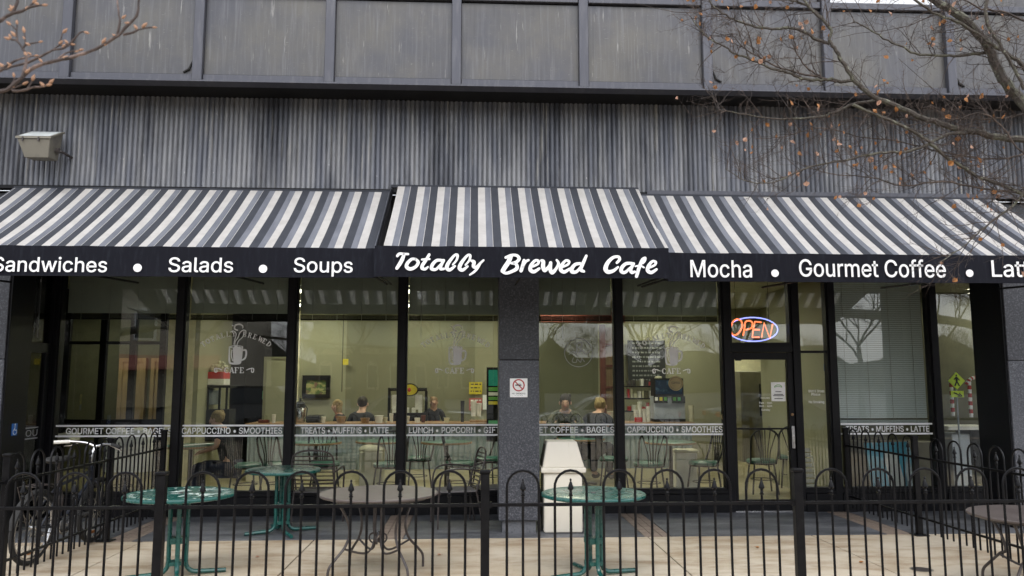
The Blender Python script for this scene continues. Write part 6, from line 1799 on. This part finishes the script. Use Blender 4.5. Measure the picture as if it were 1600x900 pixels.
for p, d in buds:
    o = link_mesh('bud', bmsh, tl_)
    o.location = p - Vector(tl_.location)
    o.rotation_euler = d.to_track_quat('Z','Y').to_euler()
    s = random.uniform(0.55,1.05); o.scale = (s,s,s)

# cloths over chairs inside the first window
for k, (px, w_, lab) in enumerate(((198,0.17,'cream cloth draped over a chair inside the first window, left of the wider one'),(230,0.21,'wide cream cloth draped over a chair inside the first window'))):
    X = wx(px,0.8)
    cm = MB(); cm.lathe([(w_*1.05,0.42),(w_,0.62),(w_*0.9,0.85),(w_*0.6,0.97),(w_*0.15,1.0)], (X,0.8,FZ), 14)
    for i in range(len(cm.v)):
        x_,y_,z_ = cm.v[i]; a_ = math.atan2(y_-0.8, x_-X); q = 1+0.07*math.sin(5*a_+k)+0.04*math.sin(9*a_); cm.v[i] = (X+(x_-X)*q, 0.8+(y_-0.8)*q*0.8, z_)
    tag(cm.build('draped_cloth', M['cup'], smooth=True), lab, 'cloth', 'cream cloths over chairs in the first window')
# drain cover and fallen leaves on the pavement
dc = empty('drain_cover', (4.001, -3.249, 0.000), 'small round dark drain cover in the concrete near the right side fence', 'drain cover')
X, Y = dc.location.x, dc.location.y
MB().lathe([(0.085,0.0005),(0.085,0.004),(0.075,0.005),(0.01,0.005)], (X,Y,0), 20).build('plate', M['iron'], dc, world=True)
MB().lathe([(0.088,0.0005),(0.098,0.003),(0.088,0.0035)], (X,Y,0), 20).build('ring', M['lamp_body'], dc, world=True)
fl_l = [((-0.081, -0.85, 0.425), 'orange dry leaf lying on the seat of the dark chair left of the column'),
        ((-0.290, -2.456, 0.000), 'dry leaf lying on the concrete right of the brown table'), ((2.853, -2.249, 0.000), 'dry leaf lying on the concrete near the door'),
        ((-2.045, -2.483, 0.000), 'dry leaf lying on the concrete between the two left green tables'), ((3.612, -2.976, 0.000), 'dry leaf on the concrete left of the drain cover')]
for k, (p, lab) in enumerate(fl_l):
    o = link_mesh('fallen_leaf', lm[k % 2]); o.location = (p[0], p[1], p[2]+0.012); o.rotation_euler = (R(88), 0, k*1.9)
    o.scale = (1.1,1.1,1.1) if k else (1.6,1.6,1.6)
    tag(o, lab, 'leaf', 'fallen dry leaves')

# ================================================================ THE STREET BEHIND THE VIEWPOINT (seen only as reflections in the glass)
def bare_tree():
    e = empty('street_tree', (0,0,0), 't', 'tree', 'bare trees across the street, reflected in the glass')
    mb = MB()
    tp = wander((0,0,0),(0,0,1),3.0,5,0.06)
    mb.tube(tp,[0.15,0.135,0.12,0.11,0.10,0.09],8)
    mb.build('trunk', M['bark'], e, world=False)
    cr2 = MB()
    def rec(p, d, L, r, lv):
        pts = wander(p, d, L, 4, 0.16)
        cr2.tube(pts, [r, r*0.88, r*0.76, r*0.66, r*0.55], 5 if lv > 2 else 3, cap=False)
        if lv == 0: return
        for k in range(3 if lv > 1 else 4):
            i = random.choice((2,3,4))
            nd = (pts[i]-pts[i-1]).normalized() + Vector((random.uniform(-1,1),random.uniform(-1,1),random.uniform(-0.3,0.8)))*0.75
            rec(pts[i], nd, L*0.74, max(0.006, r*0.58), lv-1)
    for k in range(5):
        a_ = k*1.26+random.uniform(-0.4,0.4)
        rec(tp[-1-(k%2)], (math.cos(a_)*0.7, math.sin(a_)*0.7, 1.0), 2.3, 0.055, 6 if k < 3 else 5)
    cr2.build('crown', M['twig'], e, world=False)
    return e
random.seed(8)
bt = bare_tree()
spots = [(-14,-30,1.0),(-6.5,-34,1.1),(-1.5,-31,0.95),(4,-36,1.1),(8.5,-29,1.15),(13.5,-30,1.2),(19,-28,1.15),(24,-30,1.2),(30,-31,1.1),(-22,-31,1.1),(11,-40,1.3),(17,-42,1.2)]
for i, (x_, y_, s_) in enumerate(spots):
    o = bt if i == 0 else copy_tree(bt)
    o.location = (x_, y_, -0.02); o.rotation_euler = (0,0,i*1.3); o.scale = (s_,)*3
    o['label'] = 'bare street tree seen only as a reflection, %s' % ('near the corner shop','before the brick hall','before the brick hall','right of the brick hall','in the row facing the door','in the row facing the door','in the row at the far right','in the row at the far right','in the row at the far right','beyond the corner shop','in the back row','in the back row')[i]
random.seed(31)
for i in range(34):
    o = copy_tree(bt)
    x_ = -75 + i*5.4 + random.uniform(-1.5,1.5)
    o.location = (x_, -56 - random.uniform(0,14), -0.02); o.rotation_euler = (0,0,i*2.1); s_ = random.uniform(0.55,0.85); o.scale = (s_,)*3
    o['label'] = 'bare tree in the far row beyond the street, seen only as a reflection'
hm = MB(); vs = []; n_ = 120  # dark rise added behind the street to darken reflections in the glass
for i in range(n_+1):
    x_ = -260 + 520*i/n_
    h_ = 7.6 + 1.6*math.sin(i*0.9) + 1.1*math.sin(i*2.3+1) + 0.7*math.sin(i*5.1)
    if -22 < x_ < 4: h_ = 3.0
    if 14 < x_ < 34: h_ *= 0.72
    vs += [(x_, -118, -0.1), (x_, -124+math.sin(i)*2, h_), (x_, -150, -0.1)]
hm.add(vs, [(3*i+a_, 3*i+3+a_, 3*i+4+a_, 3*i+1+a_) for i in range(n_) for a_ in (0,1)])
tag(hm.build('added_rise', M['woods'], smooth=False), 'dark wooded rise added far beyond the street to darken the glass reflections', None, None, 'structure')
hl = empty('brick_hall', (-6,-75,0), 'low brown brick hall with a grey-green roof and arched windows, reflected in the glass', 'building')
MB().box(-16,6,-84,-72,0,5.2).build('wall', M['brown_brick'], hl)
rf_ = MB(); rf_.prism([(-86,5.2),(-70.6,5.2),(-74,8.2),(-82,8.2)],'x',-16.6,6.6); rf_.build('roof', M['roof_green'], hl)
MB().box(-7,-4,-76,-73,5.2,10.5).build('tower', M['stone'], hl)
for k in range(9):
    x_ = -15+k*2.4
    w_ = MB(); pr = [(x_-0.6,1.0),(x_+0.6,1.0),(x_+0.6,3.4)]+[(x_+0.6*math.cos(R(a_)),3.4+0.6*math.sin(R(a_))) for a_ in range(20,161,20)]+[(x_-0.6,3.4)]
    w_.prism(pr,'y',-72.0,-71.9); wo = w_.build('window', M['stone'], hl)
    MB().box(x_-0.45,x_+0.45,-71.9,-71.85,1.2,3.4).build('pane', M['car_glass'], wo)
MB().box(-16.2,6.2,-72.1,-71.8,4.6,5.15).build('cornice', M['stone'], hl)
sh_ = empty('corner_shop', (-20,-45,0), 'pale corner shop with a faded red awning across the street, reflected in the glass', 'building')
MB().box(-40,-17.5,-60,-46,0,9).build('wall', M['stone'], sh_)
MB().box(-40.3,-17.2,-60.3,-45.7,9,9.4).build('roof', M['dark_int'], sh_)
aw_ = MB(); aw_.prism([(-46,3.6),(-44.2,2.7),(-44.2,2.5),(-46,2.5)],'x',-28,-17.6); aw_.build('awning', M['awn_red'], sh_)
for k in range(7):
    f_ = MB().box(-38+k*2.9,-36.4+k*2.9,-46.0,-45.9,4.6,6.8).build('window', M['white_paint'], sh_)
    MB().box(-37.85+k*2.9,-36.55+k*2.9,-45.9,-45.85,4.75,6.65).build('pane', M['car_glass'], f_)

def car(loc, rz, paint, label, suv=False):
    e = empty('parked_car', (loc[0],loc[1],-0.14), label, 'car', 'cars parked behind the viewpoint, reflected in the glass', rz)
    if suv: pr = [(-2.25,0.35),(-2.28,0.75),(-2.2,1.05),(-1.2,1.15),(-0.75,1.55),(-0.3,1.70),(1.7,1.68),(2.1,1.30),(2.2,1.0),(2.22,0.4)]
    else: pr = [(-2.2,0.30),(-2.25,0.6),(-2.1,0.80),(-1.1,0.92),(-0.45,1.32),(0.1,1.42),(0.8,1.38),(1.5,1.02),(2.15,0.95),(2.2,0.4)]
    body = MB(); n = len(pr)
    secs = [(-0.86,0.97),(-0.90,1.0),(0.90,1.0),(0.86,0.97)]
    low = 0.9 if not suv else 1.1
    vs = []
    for (y_, s_) in secs:
        for (x_, z_) in pr:
            t = max(0.0, (z_-low))*0.30
            vs.append((x_*s_, y_-math.copysign(t, y_), z_))
    fs = [tuple(range(n)), tuple(range(4*n-1, 3*n-1, -1))]
    for k in range(3):
        for i in range(n): fs.append((k*n+i, (k+1)*n+i, (k+1)*n+(i+1)%n, k*n+(i+1)%n))
    body.add(vs, fs); body.build('body', paint, e, smooth=True, world=False, bevel=0.03, seg=2)
    g = MB(); zt = 1.62 if suv else 1.33; zl = low+0.06; ys = 0.72 if not suv else 0.74
    for s_ in (-1, 1):
        xa, xb = (-1.0, 1.9) if suv else (-0.85, 1.15)
        g.add([(xa, s_*0.905, zl), (xb, s_*0.905, zl), (xb-0.35, s_*(0.92-(zt-low)*0.30), zt), (xa+0.5, s_*(0.92-(zt-low)*0.30), zt)], [(0,1,2,3)])
    g.build('side_glass', M['car_glass'], e, world=False)
    g2 = MB()
    if suv: g2.add([(2.17,-0.7,1.12),(2.17,0.7,1.12),(1.82,0.62,1.60),(1.82,-0.62,1.60)],[(0,1,2,3)]); g2.add([(-1.22,-0.75,1.17),(-1.22,0.75,1.17),(-0.72,0.65,1.60),(-0.72,-0.65,1.60)],[(0,1,2,3)])
    else: g2.add([(1.52,-0.7,1.05),(1.52,0.7,1.05),(0.85,0.62,1.39),(0.85,-0.62,1.39)],[(0,1,2,3)]); g2.add([(-1.15,-0.72,0.94),(-1.15,0.72,0.94),(-0.5,0.62,1.32),(-0.5,-0.62,1.32)],[(0,1,2,3)])
    g2.build('windscreen', M['car_glass'], e, world=False)
    for x_ in (-1.4, 1.4):
        for s_ in (-1, 1):
            w_ = MB().lathe([(0.20,-0.10),(0.31,-0.10),(0.33,-0.06),(0.33,0.06),(0.31,0.10),(0.20,0.10)], (x_, s_*0.82, 0.33), 18, 'y').build('wheel', M['rubber'], e, smooth=True, world=False)
            MB().lathe([(0.05,-0.115),(0.2,-0.105),(0.2,0.105),(0.05,0.115)], (x_, s_*0.82, 0.33), 12, 'y').build('rim', M['chrome'], w_, world=False)
    for s_ in (-1, 1):
        MB().box(2.16,2.235,s_*0.75-0.10,s_*0.75+0.10,0.75,1.0 if suv else 0.9).build('tail_light', M['tail'], e, world=False)
        MB().box(-2.26,-2.16,s_*0.65-0.12,s_*0.65+0.12,0.60,0.72).build('headlight', M['lens'], e, world=False)
    return e
car((-1.9,-14.9), R(180), M['car_silver'], 'silver saloon car parked at the kerb behind the viewpoint')
car((4.2,-15.0), 0, M['car_white'], 'white saloon car parked at the kerb behind the viewpoint')
car((-7.6,-14.9), 0, M['car_black'], 'black estate car parked at the kerb behind the viewpoint', True)
car((9.8,-15.0), R(180), M['car_blue'], 'grey-blue saloon car parked at the kerb behind the viewpoint')
# crossing sign set inside the window, standing in for its reflection
SX, SY, SZ = wx(1485, 0.7), 0.7, zat(1485, 595, 0.7)
K = 0.31
sg = empty('reflection_sign', (SX,SY,0), 'yellow-green pedestrian crossing sign with an arrow plate, standing in for a reflection in the far right window', 'sign')
MB().tube([(SX,SY+0.02,FZ),(SX,SY+0.02,SZ+0.12)],0.012,8).build('pole', M['silverblue'], sg)
MB().prism([(SX,SZ-0.40*K),(SX+0.40*K,SZ),(SX,SZ+0.40*K),(SX-0.40*K,SZ)],'y',SY-0.003,SY+0.005).build('diamond', M['lime'], sg)
MB().box(SX-0.30*K,SX+0.30*K,SY-0.003,SY+0.005,SZ-0.75*K,SZ-0.46*K).build('arrow_plate', M['lime'], sg)
def wsym(name, segs, head=False):
    wk = MB(); q = 0
    for a_, b_, w_ in segs:
        q += 1
        A_, B_ = Vector(a_)*K, Vector(b_)*K; d = (B_-A_).normalized(); n_ = Vector((-d.y, d.x))*w_*K
        wk.prism([(SX+A_.x+n_.x,SZ+A_.y+n_.y),(SX+A_.x-n_.x,SZ+A_.y-n_.y),(SX+B_.x-n_.x,SZ+B_.y-n_.y),(SX+B_.x+n_.x,SZ+B_.y+n_.y)],'y',SY-0.006-0.0004*q,SY-0.0035)
    if head: wk.prism([(SX+(0.04*math.cos(R(a_)))*K,SZ+(0.24+0.045*math.sin(R(a_)))*K) for a_ in range(0,360,30)],'y',SY-0.006,SY-0.0035)
    wk.build(name, M['rubber'], sg)
wsym('walking_figure', [((0,0.18),(0,-0.02),0.05),((0,-0.02),(0.12,-0.24),0.03),((0,-0.02),(-0.10,-0.24),0.03),((0,0.16),(0.14,0.02),0.022),((0,0.16),(-0.13,0.06),0.022)], True)
wsym('arrow', [((-0.18,-0.53),(0.10,-0.66),0.028),((0.0,-0.70),(0.2,-0.70),0.022),((0.08,-0.56),(0.2,-0.70),0.022)])

# red and white striped poles inside the far right window
def candy(px, py0, py1, Y, lab):
    e = empty('striped_pole', (wx(px,Y),Y,0.9), lab, 'striped pole', 'red and white striped poles in the far right window')
    X = wx(px,Y); z0, z1 = zat(px,py1,Y), zat(px,py0,Y)
    n = 9; mb = MB()
    for k in range(n):
        mb.cur = k % 2
        mb.tube([(X,Y,z0+(z1-z0)*k/n),(X+0.004,Y,z0+(z1-z0)*(k+1)/n)],0.026,8)
    mb.build('pole', [M['paper'], M['red']], e)
candy(1476,592,650,0.9,'red and white striped pole at the left edge of the far right window')
candy(1504,596,652,0.95,'red and white striped pole in the middle of the far right window')
candy(1531,592,650,1.0,'red and white striped pole at the right edge of the far right window')
gm = MB(); gp = smooth_path([(wx(1500,0.95),0.95,zat(1500,600,0.95)),(wx(1507,0.95),0.95,zat(1507,592,0.95)),(wx(1518,0.95),0.95,zat(1518,590,0.95)),(wx(1531,0.95),0.95,zat(1531,594,0.95))],4)
for k in range(len(gp)-1):
    gm.cur = k % 2; gm.tube([gp[k], gp[k+1]], 0.026, 8)
tag(gm.build('striped_garland', [M['red'], M['paper']]), 'red and white striped garland arching between two striped poles, far right window', 'garland')
